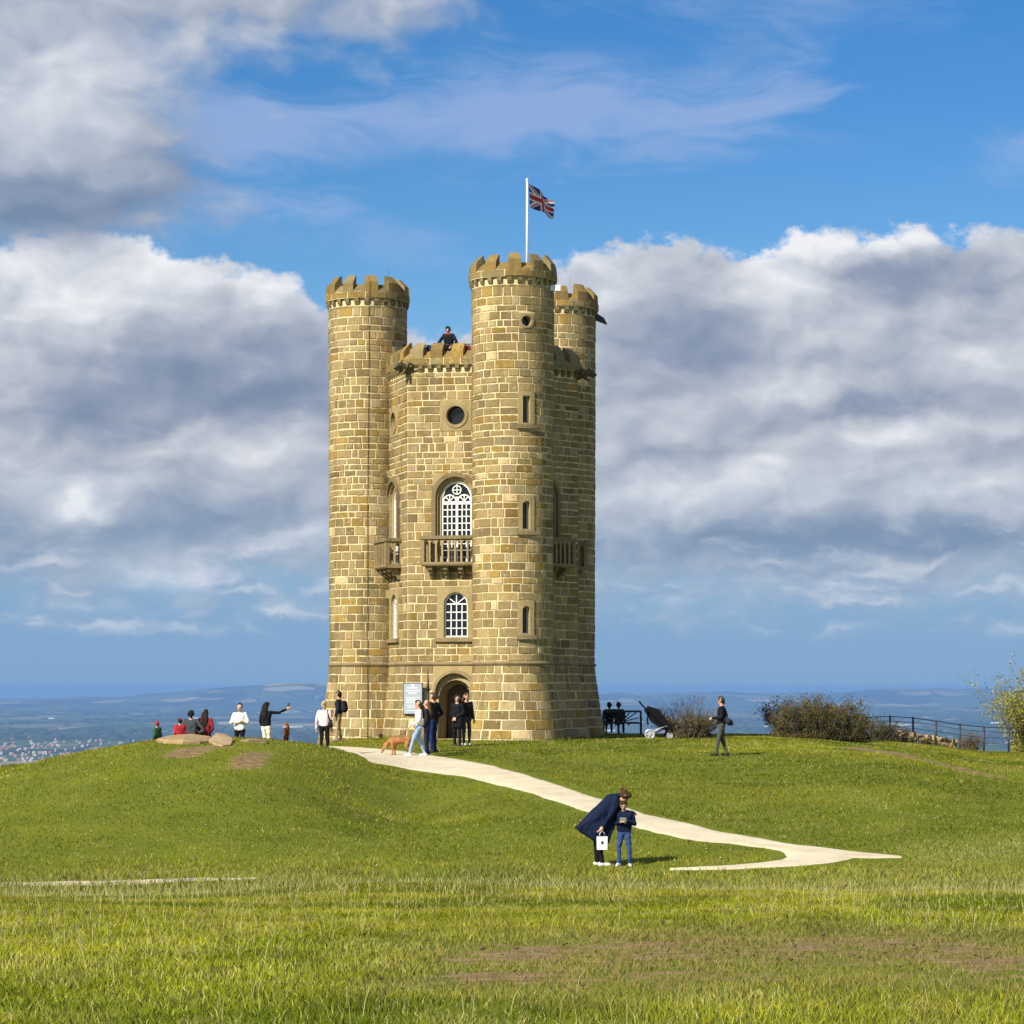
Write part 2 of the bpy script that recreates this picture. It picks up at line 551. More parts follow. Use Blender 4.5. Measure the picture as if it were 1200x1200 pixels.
def worn(x, y):
    """bare or trodden soil, 0..1"""
    x = np.asarray(x, float)
    y = np.asarray(y, float)
    w = fbm(x * 0.9, y * 0.7, 3, 7.0)
    # trampled patch in the near grass
    m = 1.0 * np.exp(-((x - 1.75) / 2.3) ** 4 - ((y - 18.6) / 2.6) ** 2) * (0.50 + 0.50 * sstep(w, 0.34, 0.58))
    m = m + 0.5 * np.exp(-((x + 0.3) / 0.5) ** 2 - ((y - 17.0) / 0.8) ** 2) * sstep(w, 0.4, 0.6)
    # scuffed soil below the stones on the mound
    rag = 0.55 + 0.9 * fbm(x * 1.6, y * 0.8, 3, 12.0)
    m = m + rag * np.exp(-((x + 8.45) / 0.62) ** 2 - ((y - 68.0) / 1.3) ** 2)
    m = m + 1.15 * rag * np.exp(-((x + 6.62 - (y - 67) * 0.08) / 0.50) ** 2 - ((y - 67.0) / 2.0) ** 2)
    m = m + 0.6 * rag * np.exp(-((x + 7.6) / 0.9) ** 2 - ((y - 69.4) / 0.8) ** 2)
    # worn bank on the right
    c = np.interp(y, [74, 77, 80, 84, 88, 92], [15.6, 14.7, 13.3, 12.2, 11.5, 11.2])
    m = m + 1.05 * rag * np.exp(-((x - c) / 0.55) ** 2) * sstep(y, 76, 80) * (1 - sstep(y, 88.5, 91))
    m = m + 0.75 * rag * np.exp(-((x - 15.6) / 2.2) ** 2 - ((y - 88) / 7.0) ** 2) * sstep(w, 0.40, 0.58)
    return np.clip(m, 0, 1)


wa = gme.attributes.new('worn', 'FLOAT', 'POINT')
wa.data.foreach_set('value', worn(gv[:, 0], gv[:, 1]).astype(np.float32))
ground = tag(link('ground', gme), kind='structure')

# ------------------------------------------------------------------ gravel path
pm, N, b = mat('path_gravel')
g = N.node('ShaderNodeNewGeometry').outputs['Position']
a1 = N.noise(g, 1.1, 5.0, 0.6)
a2 = N.noise(g, 45.0, 3.0, 0.7)
c = N.mix(N.lin(a1, 0.3, 0.7), (0.58, 0.485, 0.32), (0.78, 0.69, 0.50))
N.put(b.inputs['Base Color'], N.mix(N.lin(a2, 0.3, 0.7, 0.0, 0.5), c, (0.46, 0.375, 0.24)))
b.inputs['Roughness'].default_value = 0.9
bn = N.node('ShaderNodeBump')
bn.inputs['Strength'].default_value = 0.5
bn.inputs['Distance'].default_value = 0.02
N.put(bn.inputs['Height'], a2)
N.put(b.inputs['Normal'], bn.outputs[0])


def strip(name, sideA, sideB, rows=10, n=320, lift=0.03, wob=1.0):
    """path surface between two edge lines given as ground points"""
    def resample(p):
        p = np.array([(v[0], v[1]) for v in p])
        s = np.concatenate([[0], np.cumsum(np.hypot(*np.diff(p, axis=0).T))])
        t = np.linspace(0, s[-1], n)
        o = np.stack([np.interp(t, s, p[:, 0]), np.interp(t, s, p[:, 1])], -1)
        k = np.hanning(9)
        k /= k.sum()
        for c_ in range(2):
            e = np.pad(o[:, c_], 4, mode='reflect', reflect_type='odd')
            o[:, c_] = np.convolve(e, k, mode='valid')
        return o
    A, B = resample(sideA), resample(sideB)
    t = np.linspace(0, 1, rows)[None, :, None]
    P = A[:, None, :] * (1 - t) + B[:, None, :] * t
    jig = (vnoise(P[..., 0] * 1.3, P[..., 1] * 1.3, 2.0) - 0.5) * 0.30 + (vnoise(P[..., 0] * 5.1, P[..., 1] * 5.1, 8.0) - 0.5) * 0.22
    P[:, 0, 1] += jig[:, 0] * wob
    P[:, -1, 1] += jig[:, -1] * wob
    z = ground_z(P[..., 0], P[..., 1]) + lift
    z[:, 0] -= lift * 1.6
    z[:, -1] -= lift * 1.6
    v = np.concatenate([P, z[..., None]], -1).reshape(-1, 3)
    i, j = np.meshgrid(np.arange(n - 1), np.arange(rows - 1), indexing='ij')
    f = np.stack([i * rows + j, (i + 1) * rows + j, (i + 1) * rows + j + 1, i * rows + j + 1], -1).reshape(-1, 4)
    o = link(name, np_mesh(name, v, f, [pm], smooth=True))
    o['kind'] = 'structure'
    return P


farE = [(398, 877), (430, 876), (470, 879), (505, 884), (560, 893), (600, 903), (640, 915), (700, 935), (760, 955), (850, 976), (930, 990), (990, 997), (1055, 1004.5)]
nearE = [(392, 889), (430, 893), (470, 900), (540, 910), (600, 925), (680, 950), (740, 970), (800, 984), (860, 990), (905, 996), (940, 1002), (990, 1006), (1057, 1006.5)]
PF = strip('gravel_path', [(-7.6, 89.3), (-6.6, 88.6)] + [at_ground(*p) for p in farE[1:]], [(-7.2, 85.6), (-6.3, 84.2)] + [at_ground(*p) for p in nearE[1:]])
spur_a = [at_ground(*p) for p in ((900, 994), (914, 999), (919, 1004), (911, 1009), (888, 1012.5), (840, 1016.5), (785, 1019.2))]
spur_b = [at_ground(*p) for p in ((1012, 1004.5), (1000, 1008), (975, 1012), (935, 1015.5), (890, 1018), (840, 1019.5), (785, 1020.2))]
PS = strip('gravel_path', spur_a, spur_b, rows=7, lift=0.04, wob=0.35)
spur_a = [at_dist(x, d) for x, d in ((300, 49.75), (250, 49.70), (150, 49.35), (-60, 48.8), (-260, 48.1))]
spur_b = [at_dist(x, d) for x, d in ((300, 49.70), (250, 49.25), (150, 48.6), (-60, 47.8), (-260, 47.1))]
PQ = strip('gravel_path', spur_a, spur_b, rows=5, lift=0.035, wob=0.5)

_pp = np.concatenate([PF.reshape(-1, 2), PS.reshape(-1, 2), PQ.reshape(-1, 2)])
_grid = {}
for x_, y_ in _pp:
    _grid[(int(math.floor(x_ / 0.35)), int(math.floor(y_ / 0.35)))] = 1
_gk = np.array(sorted(k[0] * 100000 + k[1] for k in _grid))


def on_path(x, y):
    k = np.floor(np.asarray(x) / 0.35).astype(int) * 100000 + np.floor(np.asarray(y) / 0.35).astype(int)
    p = np.clip(np.searchsorted(_gk, k), 0, len(_gk) - 1)
    return (_gk[p] == k) & (vnoise(np.asarray(x) * 4.0, np.asarray(y) * 4.0, 6.0) < np.where(np.asarray(x) < -3.0, np.where(np.asarray(y) < 55, 0.50, 1.1), 1.1))


# ------------------------------------------------------------------ grass
def blade_mat(name, trans=0.35):
    m, N, b = mat(name)
    t = m.node_tree
    t.nodes.remove(b)
    col = S(N, N.node('ShaderNodeAttribute', attribute_name='tint').outputs['Color'])
    geo = N.node('ShaderNodeNewGeometry')
    vm = N.node('ShaderNodeVectorMath', operation='MULTIPLY_ADD')
    N.put(vm.inputs[0], geo.outputs['Normal'])
    vm.inputs[1].default_value = (0.35, 0.35, 0.35)
    vm.inputs[2].default_value = (0, -0.10, 0.75)
    nn = N.node('ShaderNodeVectorMath', operation='NORMALIZE')
    N.put(nn.inputs[0], vm.outputs[0])
    d = N.node('ShaderNodeBsdfDiffuse')
    N.put(d.inputs['Color'], col)
    N.put(d.inputs['Normal'], nn.outputs[0])
    tr = N.node('ShaderNodeBsdfTranslucent')
    N.put(tr.inputs['Color'], col)
    mx = N.node('ShaderNodeMixShader')
    mx.inputs[0].default_value = trans
    N.put(mx.inputs[1], d.outputs[0])
    N.put(mx.inputs[2], tr.outputs[0])
    t.links.new(mx.outputs[0], t.nodes['Material Output'].inputs['Surface'])
    return m


grass_m = blade_mat('grass_blades', 0.25)


def blades(name, x, y, h, w, lean, col, seg=2, label=None, cat='grass', yaw=None):
    n = len(x)
    z = ground_z(x, y) - 0.01
    yaw = rng.random(n) * 2 * np.pi if yaw is None else yaw
    ld = rng.random(n) * 2 * np.pi
    px, py = np.cos(yaw) * w / 2, np.sin(yaw) * w / 2
    lx, ly = np.cos(ld) * lean * h, np.sin(ld) * lean * h
    base = np.stack([x, y, z], -1)
    side = np.stack([px, py, np.zeros(n)], -1)
    if seg == 1:
        V_ = np.stack([base - side, base + side, base + np.stack([lx, ly, h], -1)], 1)
        F = (np.arange(n)[:, None] * 3 + np.array([0, 1, 2])[None]).astype(np.int32)
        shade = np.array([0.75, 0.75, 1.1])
    else:
        mid = base + np.stack([lx * 0.35, ly * 0.35, h * 0.6], -1)
        tip = base + np.stack([lx, ly, h], -1)
        V_ = np.stack([base - side, base + side, mid + side * 0.75, mid - side * 0.75, tip], 1)
        F = np.concatenate([np.arange(n)[:, None] * 5 + np.array(k)[None] for k in ((0, 1, 2), (0, 2, 3), (3, 2, 4))])
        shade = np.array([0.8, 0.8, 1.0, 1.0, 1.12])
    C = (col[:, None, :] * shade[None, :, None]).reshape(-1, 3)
    me = np_mesh(name, V_.reshape(-1, 3), F, [grass_m], col=np.clip(C, 0, 1))
    return tag(link(name, me), label, cat, kind='stuff')


def grass_colour(x, y, n):
    p = fbm(x * 0.35, y * 0.35, 4, 11.0)
    p2 = fbm(x * 2.0, y * 2.0, 3, 15.0)
    t = np.clip((p - 0.38) / 0.22, 0, 1)[:, None]
    dk, lt, st = np.array([0.100, 0.138, 0.006]), np.array([0.255, 0.262, 0.016]), np.array([0.46, 0.40, 0.13])
    c = dk * (1 - t) + lt * t
    s = (np.clip((p2 - 0.5) / 0.25, 0, 1) * 0.45)[:, None]
    c = c * (1 - s) + st * s * 0.8
    dry = (rng.random(n) < 0.10)[:, None]
    c = np.where(dry, st, c)
    q_ = fbm(x * 1.7 + 9, y * 0.9, 3, 25.0)
    q3 = fbm(x * 0.16, y * 0.10, 2, 28.0)
    c = c * np.clip(0.80 + 0.75 * (q_ - 0.25) + 0.35 * (q3 - 0.5), 0.5, 1.4)[:, None]
    return c * (0.55 + 0.9 * rng.random(n))[:, None]


def scatter(n, y0, y1, half, power=1.0, side=1.0):
    u = rng.random(n)
    y = (y0 ** power + u * (y1 ** power - y0 ** power)) ** (1 / power)
    x = (rng.random(n) * 2 - 1) * (half * y + side)
    return x, y


def in_tower(x, y):
    return tower_gap(x, y) < -0.05


def tower_gap(x, y):
    """distance from the foot of the tower, negative inside"""
    dx_, dy_ = np.asarray(x) + 1.2, np.asarray(y) - 97.08
    g_ = np.max([dx_ * math.sin(R(46.8 + 60 * k)) - dy_ * math.cos(R(46.8 + 60 * k)) for k in range(6)], axis=0) - 3.60
    for a_ in (16.8, -103.2, 136.8):
        g_ = np.minimum(g_, np.hypot(dx_ - 4.26 * math.sin(R(a_)), dy_ + 4.26 * math.cos(R(a_))) - 1.82)
    return g_



# near grass
n = 540000
x, y = scatter(n, 8.5, 36.0, 0.225, 1.0, 4.2)
w_ = worn(x, y)
pt = fbm(x * 1.3, y * 1.3, 3, 21.0)
keep = (rng.random(n) > w_ * 1.05) & ~on_path(x, y)
x, y, pt, w_ = x[keep], y[keep], pt[keep], w_[keep]
n = len(x)
h = (0.018 + 0.050 * pt + 0.022 * rng.random(n)) * (1 - 0.5 * w_)
c = grass_colour(x, y, n) * (1 + (1 - sstep(y, 19, 33))[:, None] * np.array([0.17, 0.22, 0.14]))  # nearest blades coloured lighter to make up for sunlight the slope loses
wf = np.clip(w_ * 1.6, 0, 0.8)[:, None]
c = c * (1 - wf) + np.array([0.30, 0.22, 0.10]) * wf
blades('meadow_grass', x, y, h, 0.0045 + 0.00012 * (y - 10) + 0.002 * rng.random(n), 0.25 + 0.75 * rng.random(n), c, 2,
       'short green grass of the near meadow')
# seed stalks bleached by the summer
n = 22000
x, y = scatter(n, 8.5, 47.0, 0.225, 1.6, 4.2)
pt = fbm(x * 0.5, y * 0.5, 3, 31.0)
keep = (rng.random(n) < np.clip((pt - 0.38) * 4.5, 0.04, 1)) & (worn(x, y) < 0.3) & ~on_path(x, y)
x, y = x[keep], y[keep]
n = len(x)
c = np.array([0.55, 0.51, 0.22]) * (0.6 + 0.6 * rng.random(n))[:, None]
blades('dry_grass_stalks', x, y, 0.07 + 0.16 * rng.random(n) ** 1.7, 0.0026 + 0.00016 * (y - 10), 0.10 + 0.5 * rng.random(n), c, 2,
       'thin pale seed stalks standing above the near grass')
# grass of the dip and the slopes
n = 480000
x, y = scatter(n, 34.0, 113.0, 0.24, 1.25, 4.0)
w_ = worn(x, y)
pt = fbm(x * 0.7, y * 0.7, 3, 21.0)
keep = (rng.random(n) > w_ * 1.1) & ~on_path(x, y) & ~in_tower(x, y)
x, y, pt = x[keep], y[keep], pt[keep]
n = len(x)
brow = np.exp(-((y - 47.5) / 4.0) ** 2)
c = grass_colour(x * 0.6, y * 0.6, n)
trk = [at_ground(1055, 1004), at_ground(1110, 1001), at_ground(1165, 995), at_ground(1199, 990)]
tyc = np.interp(x, [p[0] for p in trk] + [trk[-1][0] + 6], [p[1] for p in trk] + [trk[-1][1] + 4])
fade = np.exp(-((y - tyc) / 2.0) ** 2) * sstep(x, trk[0][0] - 0.3, trk[0][0] + 0.3)
bf = np.clip(brow * (rng.random(n) < 0.5) * 0.75 + fade * (rng.random(n) < 0.75) * 0.8, 0, 0.85)[:, None]
c = c * (1 - bf) + np.array([0.48, 0.44, 0.17]) * bf
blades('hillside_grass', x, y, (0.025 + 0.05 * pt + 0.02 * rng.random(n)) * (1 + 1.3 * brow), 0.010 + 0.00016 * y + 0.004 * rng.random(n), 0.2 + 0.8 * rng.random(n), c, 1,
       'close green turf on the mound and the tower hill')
# longer grass left uncut against the foot of the tower
n = 60000
x, y = -1.2 + (rng.random(n) * 2 - 1) * 7.0, 97.08 + (rng.random(n) * 2 - 1) * 7.0
gp = tower_gap(x, y)
doorway = (np.abs(x + 1.95) < 0.85) & (y < 95)
keep = (gp > -0.04) & (gp < 0.30 * vnoise(x * 1.5, y * 1.5, 4.0) + 0.05) & ~doorway & ~on_path(x, y)
x, y = x[keep], y[keep]
n = len(x)
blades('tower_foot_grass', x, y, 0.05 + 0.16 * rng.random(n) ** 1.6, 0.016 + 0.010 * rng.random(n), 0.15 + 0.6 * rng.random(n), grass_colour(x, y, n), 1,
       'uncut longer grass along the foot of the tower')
# small pale flowers and clods that catch the eye in the turf
def specks(name, label, cat, x, y, s, col, flat=0.5):
    n = len(x)
    z = ground_z(x, y) + s * 0.4 + 0.02
    V_, F = [], []
    oct_ = np.array([(1, 0, 0), (0, 1, 0), (-1, 0, 0), (0, -1, 0), (0, 0, 1), (0, 0, -1)], float)
    of = np.array([(0, 1, 4), (1, 2, 4), (2, 3, 4), (3, 0, 4), (1, 0, 5), (2, 1, 5), (3, 2, 5), (0, 3, 5)])
    jit = 1 + (rng.random((n, 6, 3)) - 0.5) * 0.7
    V_ = oct_[None] * jit * s[:, None, None] * np.array([1, 1, flat]) + np.stack([x, y, z], -1)[:, None]
    F = (np.arange(n)[:, None, None] * 6 + of[None]).reshape(-1, 3)
    C = np.repeat(col, 6, axis=0)
    return tag(link(name, np_mesh(name, V_.reshape(-1, 3), F, [grass_m], col=C)), label, cat, kind='stuff')
n = 420
x, y = scatter(n, 36.0, 104.0, 0.22, 1.2)
keep = ~in_tower(x, y)
x, y = x[keep], y[keep]
specks('pale_flowers', 'scattered tiny pale flower heads in the hillside turf', 'flowers', x, y, 0.014 + 0.016 * rng.random(len(x)), np.array([0.62, 0.58, 0.36]) * (0.6 + 0.5 * rng.random(len(x)))[:, None])
n = 420
x = 1.9 + rng.normal(0, 1.7, n)
y = 18.8 + rng.normal(0, 1.9, n)
k = rng.random(n) < worn(x, y) * 1.2
x, y = x[k], y[k]
specks('soil_clods', 'dark crumbs of trodden soil in the bare patch of the meadow', 'soil', x, y, 0.006 + 0.018 * rng.random(len(x)) ** 2, np.array([0.15, 0.10, 0.055]) * (0.6 + 0.8 * rng.random(len(x)))[:, None], 0.45)

# ================================================================== the tower
TC = Vector((-1.2, 97.08, 0.0))           # centre of the hexagonal plan
HEX, TUR = 3.69, 4.26                     # corner radius of the walls, distance of the turret axes
PH0 = 16.8                                # bearing of the front turret, degrees from the line to the camera
RS = 1.40                                 # turret radius above the string course
STR = 2.68                                # height of the string course
random.seed(11)


def polar(r, deg):
    return Vector((r * math.sin(R(deg)), -r * math.cos(R(deg)), 0.0))


def batter(v):
    return 0.40 * max(0.0, (STR - v) / STR) ** 1.2 if v < STR else 0.0


class Cyl:
    curved = True

    def __init__(self, deg):
        self.c = polar(TUR, deg)
        self.L = 2 * math.pi * RS

    def __call__(self, u, v, w):
        r = RS + batter(v) + 0.035 * max(0.0, v - STR) / 13.0 + w
        a = u / RS
        return (self.c.x + r * math.sin(a), self.c.y - r * math.cos(a), v)


class Flat:
    curved = False

    def __init__(self, deg0, deg1, flare=True):
        a, b_ = polar(HEX, deg0), polar(HEX, deg1)
        self.a, self.t = a, (b_ - a).normalized()
        self.L = (b_ - a).length
        self.n = Vector((self.t.y, -self.t.x, 0))
        if self.n.dot(a) < 0:
            self.n = -self.n
        self.flare = flare

    def __call__(self, u, v, w):
        o = (batter(v) if self.flare else 0.0) + w
        h = self.L / 2
        uu = h + (u - h) * (h + o * 0.57735) / h if (u < 0.3 or u > self.L - 0.3) else u
        p = self.a + self.t * uu + self.n * o
        return (p.x, p.y, v)


class Geo:
    """collects geometry with one tint per piece"""
    def __init__(self):
        self.v, self.f, self.c = [], [], []

    def add(self, verts, faces, tint=(1, 1, 1)):
        k = len(self.v)
        self.v += [tuple(p) for p in verts]
        self.c += [tint] * len(verts)
        self.f += [tuple(i + k for i in f) for f in faces]

    def merge(self, o):
        k = len(self.v)
        self.v += o.v
        self.c += o.c
        self.f += [tuple(i + k for i in f) for f in o.f]

    def build(self, name, m, parent=None, smooth=False):
        me = np_mesh(name, self.v, self.f, [m] if not isinstance(m, (list, tuple)) else m, col=np.array(self.c, dtype=np.float32) if self.c else None)
        bm = bmesh.new()
        bm.from_mesh(me)
        bmesh.ops.recalc_face_normals(bm, faces=bm.faces)
        bm.to_mesh(me)
        bm.free()
        if smooth:
            me.polygons.foreach_set('use_smooth', np.ones(len(me.polygons), dtype=bool))
        return link(name, me, parent)


def slab(S_, u0, u1, v0, v1, w0, w1, tint=(1, 1, 1), g=None, n=None):
    """a bent box on a surface"""
    g = g or Geo()
    n = n or (max(1, int(math.ceil((u1 - u0) / 0.22))) if S_.curved else 1)
    vs_ = []
    for k in range(n + 1):
        u = u0 + (u1 - u0) * k / n
        vs_ += [S_(u, v0, w0), S_(u, v1, w0), S_(u, v1, w1), S_(u, v0, w1)]
    f = []
    for k in range(n):
        a = k * 4
        for i in range(4):
            j = (i + 1) % 4
            f.append((a + i, a + j, a + 4 + j, a + 4 + i))
    f += [(3, 2, 1, 0), (n * 4, n * 4 + 1, n * 4 + 2, n * 4 + 3)]
    g.add(vs_, f, tint)
    return g


def prism(S_, u0, u1, sec, tint=(1, 1, 1), g=None, n=None):
    """section points (w, v) drawn along u"""
    g = g or Geo()
    n = n or (max(1, int(math.ceil((u1 - u0) / 0.2))) if S_.curved else 1)
    m_ = len(sec)
    vs_ = [S_(u0 + (u1 - u0) * k / n, v, w) for k in range(n + 1) for (w, v) in sec]
    f = []
    for k in range(n):
        a = k * m_
        for i in range(m_):
            j = (i + 1) % m_
            f.append((a + i, a + j, a + m_ + j, a + m_ + i))
    f += [tuple(range(m_))[::-1], tuple(range(n * m_, n * m_ + m_))]
    g.add(vs_, f, tint)
    return g


# ---- outlines of openings, given as closed loops in (u, v)
def arch_shape(cu, v0, half, spring, n=20):
    p = [(cu - half, v0), (cu + half, v0)]
    for k in range(n + 1):
        a = math.pi * k / n
        p.append((cu + half * math.cos(a), spring + half * math.sin(a)))
    return p


def circle_shape(cu, cv, r, n=28):
    return [(cu + r * math.cos(2 * math.pi * k / n), cv + r * math.sin(2 * math.pi * k / n)) for k in range(n)]


def rect_shape(u0, u1, v0, v1):
    return [(u0, v0), (u1, v0), (u1, v1), (u0, v1)]


def cast(shape, c, a):
    dx_, dy_ = math.cos(a), math.sin(a)
    best = 0.0
    for k in range(len(shape)):
        (x1, y1), (x2, y2) = shape[k], shape[(k + 1) % len(shape)]
        ex, ey = x2 - x1, y2 - y1
        den = dx_ * ey - dy_ * ex
        if abs(den) < 1e-9:
            continue
        t = ((x1 - c[0]) * ey - (y1 - c[1]) * ex) / den
        s = ((x1 - c[0]) * dy_ - (y1 - c[1]) * dx_) / den
        if t > 0 and -1e-6 <= s <= 1 + 1e-6:
            best = max(best, t)
    return (c[0] + dx_ * best, c[1] + dy_ * best)


def loops(shapes, c, n=40):
    an = {round(2 * math.pi * k / n, 5) for k in range(n)}
    for s in shapes:
        if len(s) < 12:
            for p in s:
                an.add(round(math.atan2(p[1] - c[1], p[0] - c[0]) % (2 * math.pi), 5))
        else:
            for p in s[:2]:
                an.add(round(math.atan2(p[1] - c[1], p[0] - c[0]) % (2 * math.pi), 5))
    an = sorted(an)
    return [[cast(s, c, a) for a in an] for s in shapes]


def ring(S_, outer, inner, c, w_front, w_back, tint=(1, 1, 1), g=None, w_out=None):
    """solid ring between two outlines"""
    g = g or Geo()
    A, B = loops([outer, inner], c)
    n = len(A)
    wo_ = w_back if w_out is None else w_out
    vs_ = [S_(u, v, w_front) for u, v in A] + [S_(u, v, w_front) for u, v in B] + [S_(u, v, w_back) for u, v in B] + [S_(u, v, wo_) for u, v in A]
    f = []
    for k in range(n):
        j = (k + 1) % n
        for q_ in range(4):
            a, b_ = q_ * n, ((q_ + 1) % 4) * n
            f.append((a + k, a + j, b_ + j, b_ + k))
    g.add(vs_, f, tint)
    return g


def pane(S_, shape, w, tint=(1, 1, 1), g=None):
    g = g or Geo()
    cu = sum(p[0] for p in shape) / len(shape)
    cv = sum(p[1] for p in shape) / len(shape)
    n = len(shape)
    g.add([S_(cu, cv, w)] + [S_(u, v, w) for u, v in shape], [(0, 1 + k, 1 + (k + 1) % n) for k in range(n)], tint)
    return g


def bar(S_, p, q_, wd, w0, w1, g, tint=(1, 1, 1)):
    """straight glazing bar from p to q in (u, v)"""
    du, dv = q_[0] - p[0], q_[1] - p[1]
    l = math.hypot(du, dv) or 1e-6
    nu, nv = -dv / l * wd / 2, du / l * wd / 2
    c4 = [(p[0] + nu, p[1] + nv), (q_[0] + nu, q_[1] + nv), (q_[0] - nu, q_[1] - nv), (p[0] - nu, p[1] - nv)]
    vs_ = [S_(u, v, w0) for u, v in c4] + [S_(u, v, w1) for u, v in c4]
    g.add(vs_, [(0, 1, 2, 3), (7, 6, 5, 4), (0, 4, 5, 1), (1, 5, 6, 2), (2, 6, 7, 3), (3, 7, 4, 0)], tint)


# ---- materials of the tower
def stone_mat(name, smear=0.5, lichen=0.3, sc=1.0):
    m, N, b = mat(name)
    tint = S(N, N.node('ShaderNodeAttribute', attribute_name='tint').outputs['Color'])
    p = N.node('ShaderNodeNewGeometry').outputs['Position']
    n1 = N.noise(p, 3.0 * sc, 5.0, 0.62)
    n2 = N.noise(p, 16.0 * sc, 4.0, 0.65)
    n3 = N.noise(p, 60.0, 3.0, 0.7)
    c = N.mix(N.lin(n2, 0.3, 0.72, 0.0, 0.75), tint, N.mix(1.0, tint, (0.52, 0.50, 0.46), 'MULTIPLY'))
    c = N.mix(N.lin(n3, 0.35, 0.75, 0.0, 0.45), c, N.mix(1.0, tint, (1.45, 1.4, 1.35), 'MULTIPLY'))
    if lichen:
        l1 = N.noise(p, 5.5, 5.0, 0.6)
        c = N.mix(N.ss(l1, 0.58, 0.70) * lichen, c, (0.20, 0.135, 0.030))
        c = N.mix(N.ss(n1, 0.62, 0.74) * lichen, c, (0.085, 0.075, 0.050))
    if smear:
        s1 = N.noise(p, 5.0, 7.0, 0.72)
        c = N.mix(N.ss(s1, 0.575, 0.65) * smear, c, (0.52, 0.44, 0.27))
    sx, sy, sz = N.sep(p)
    st = N.noise(N.xyz(sx * 1.6, sy * 1.6, sz * 0.22), 1.0, 4.0, 0.6)      # rain streaks
    c = N.mix(N.ss(st, 0.48, 0.68) * 0.75, c, N.mix(1.0, c, (0.66, 0.64, 0.58), 'MULTIPLY'))
    N.put(b.inputs['Base Color'], c)
    b.inputs['Roughness'].default_value = 0.9
    b.inputs['Specular IOR Level'].default_value = 0.2
    bn = N.node('ShaderNodeBump')
    bn.inputs['Strength'].default_value = 0.55
    bn.inputs['Distance'].default_value = 0.03
    N.put(bn.inputs['Height'], n2 + n3 * 0.5)
    N.put(b.inputs['Normal'], bn.outputs[0])
    return m


stone = stone_mat('limestone', 0.62, 0.4)
dressed = stone_mat('dressed_stone', 0.35, 0.25)
capstone = stone_mat('weathered_stone', 0.25, 0.75)
mortar = plain('lime_mortar', (0.62, 0.51, 0.295), 0.95, 0.35, 4.0, bump=0.3, spec=0.1)
white = plain('white_paint', (0.80, 0.80, 0.78), 0.45, 0.04)
iron = plain('dark_iron', (0.03, 0.03, 0.032), 0.5, 0.2)
rooflead = plain('roof_lead', (0.16, 0.16, 0.165), 0.7, 0.15)
oak = plain('dark_oak', (0.085, 0.05, 0.026), 0.6, 0.35, 14.0)
glass, N, b = mat('window_glass')
b.inputs['Base Color'].default_value = (0.012, 0.014, 0.017, 1)
b.inputs['Roughness'].default_value = 0.06
b.inputs['IOR'].default_value = 1.5

DT = (0.38, 0.295, 0.145)                                 # dressed stone
CT = (0.235, 0.175, 0.075)                                # weathered caps


def stone_tint(v):
    r = random.random()
    if r < 0.58:
        c = (0.352, 0.262, 0.120)
    elif r < 0.76:
        c = (0.262, 0.198, 0.092)
    elif r < 0.87:
        c = (0.335, 0.222, 0.066)
    elif r < 0.965:
        c = (0.375, 0.295, 0.165)
    else:
        c = (0.58, 0.455, 0.245)
    k = 0.68 + 0.44 * random.random()
    g_ = 0.96 + 0.08 * random.random()
    return (c[0] * k, c[1] * k * g_, c[2] * k)


tower = empty('stone_tower', TC)
tag(tower, 'tall hexagonal stone folly tower with three round battlemented turrets', 'tower')

# ---- surfaces
T_front, T_left, T_rear = Cyl(PH0), Cyl(PH0 - 120), Cyl(PH0 + 120)
wall_defs = [(PH0 - 60, PH0), (PH0 - 120, PH0 - 60), (PH0, PH0 + 60), (PH0 + 60, PH0 + 120), (PH0 + 120, PH0 + 180), (PH0 + 180, PH0 + 240)]
F_ = [Flat(*d) for d in wall_defs]                        # 0 door face, 1 left, 2 right, 3 far right, 4 and 5 behind
MID = HEX / 2 - 0.07
WALL_TOP, TUR_TOP = 13.04, 15.80

# ---- openings: zones cut from the masonry
face_zones = lambda door: ([(MID - 0.82, MID + 0.82, -0.4, 2.60)] if door else []) + [
    (MID - 0.68, MID + 0.68, 3.44, 5.42), (MID - 0.84, MID + 0.84, 6.10, 9.42), (MID - 0.58, MID + 0.58, 10.95, 12.05)]
SL = 0.462
front_zones = [(SL - 0.29, SL + 0.29, 3.48, 4.86), (SL - 0.29, SL + 0.29, 7.10, 8.50), (SL - 0.29, SL + 0.29, 10.78, 12.10), (SL - 0.27, SL + 0.27, 14.26, 14.80)]

zones = {id(T_front): front_zones, id(T_left): [], id(T_rear): []}
for k_, s_ in enumerate(F_):
    zones[id(s_)] = face_zones(k_ == 0) if k_ < 4 else []

# ---- cores: the mortar bed, with the zones left open
def core(S_, v0, v1, zs, n_u):
    g = Geo()
    us = sorted({round(S_.L * k / n_u - (S_.L / 2 if S_.curved else 0), 4) for k in range(n_u + 1)} | {round(z[i], 4) for z in zs for i in (0, 1)})
    vv = [-0.4, 0.0, 0.45, 0.9, 1.35, 1.8, 2.25, STR] + [v1]
    vv = sorted(set(vv) | {z[i] for z in zs for i in (2, 3) if v0 < z[i] < v1})
    idx = {}
    for i, u in enumerate(us):
        for j, v in enumerate(vv):
            idx[i, j] = len(g.v)
            g.v.append(S_(u, v, 0.0))
            g.c.append((1, 1, 1))
    for i in range(len(us) - 1):
        for j in range(len(vv) - 1):
            cu, cv = (us[i] + us[i + 1]) / 2, (vv[j] + vv[j + 1]) / 2
            if any(z[0] < cu < z[1] and z[2] < cv < z[3] for z in zs):
                continue
            g.f.append((idx[i, j], idx[i + 1, j], idx[i + 1, j + 1], idx[i, j + 1]))
    return g


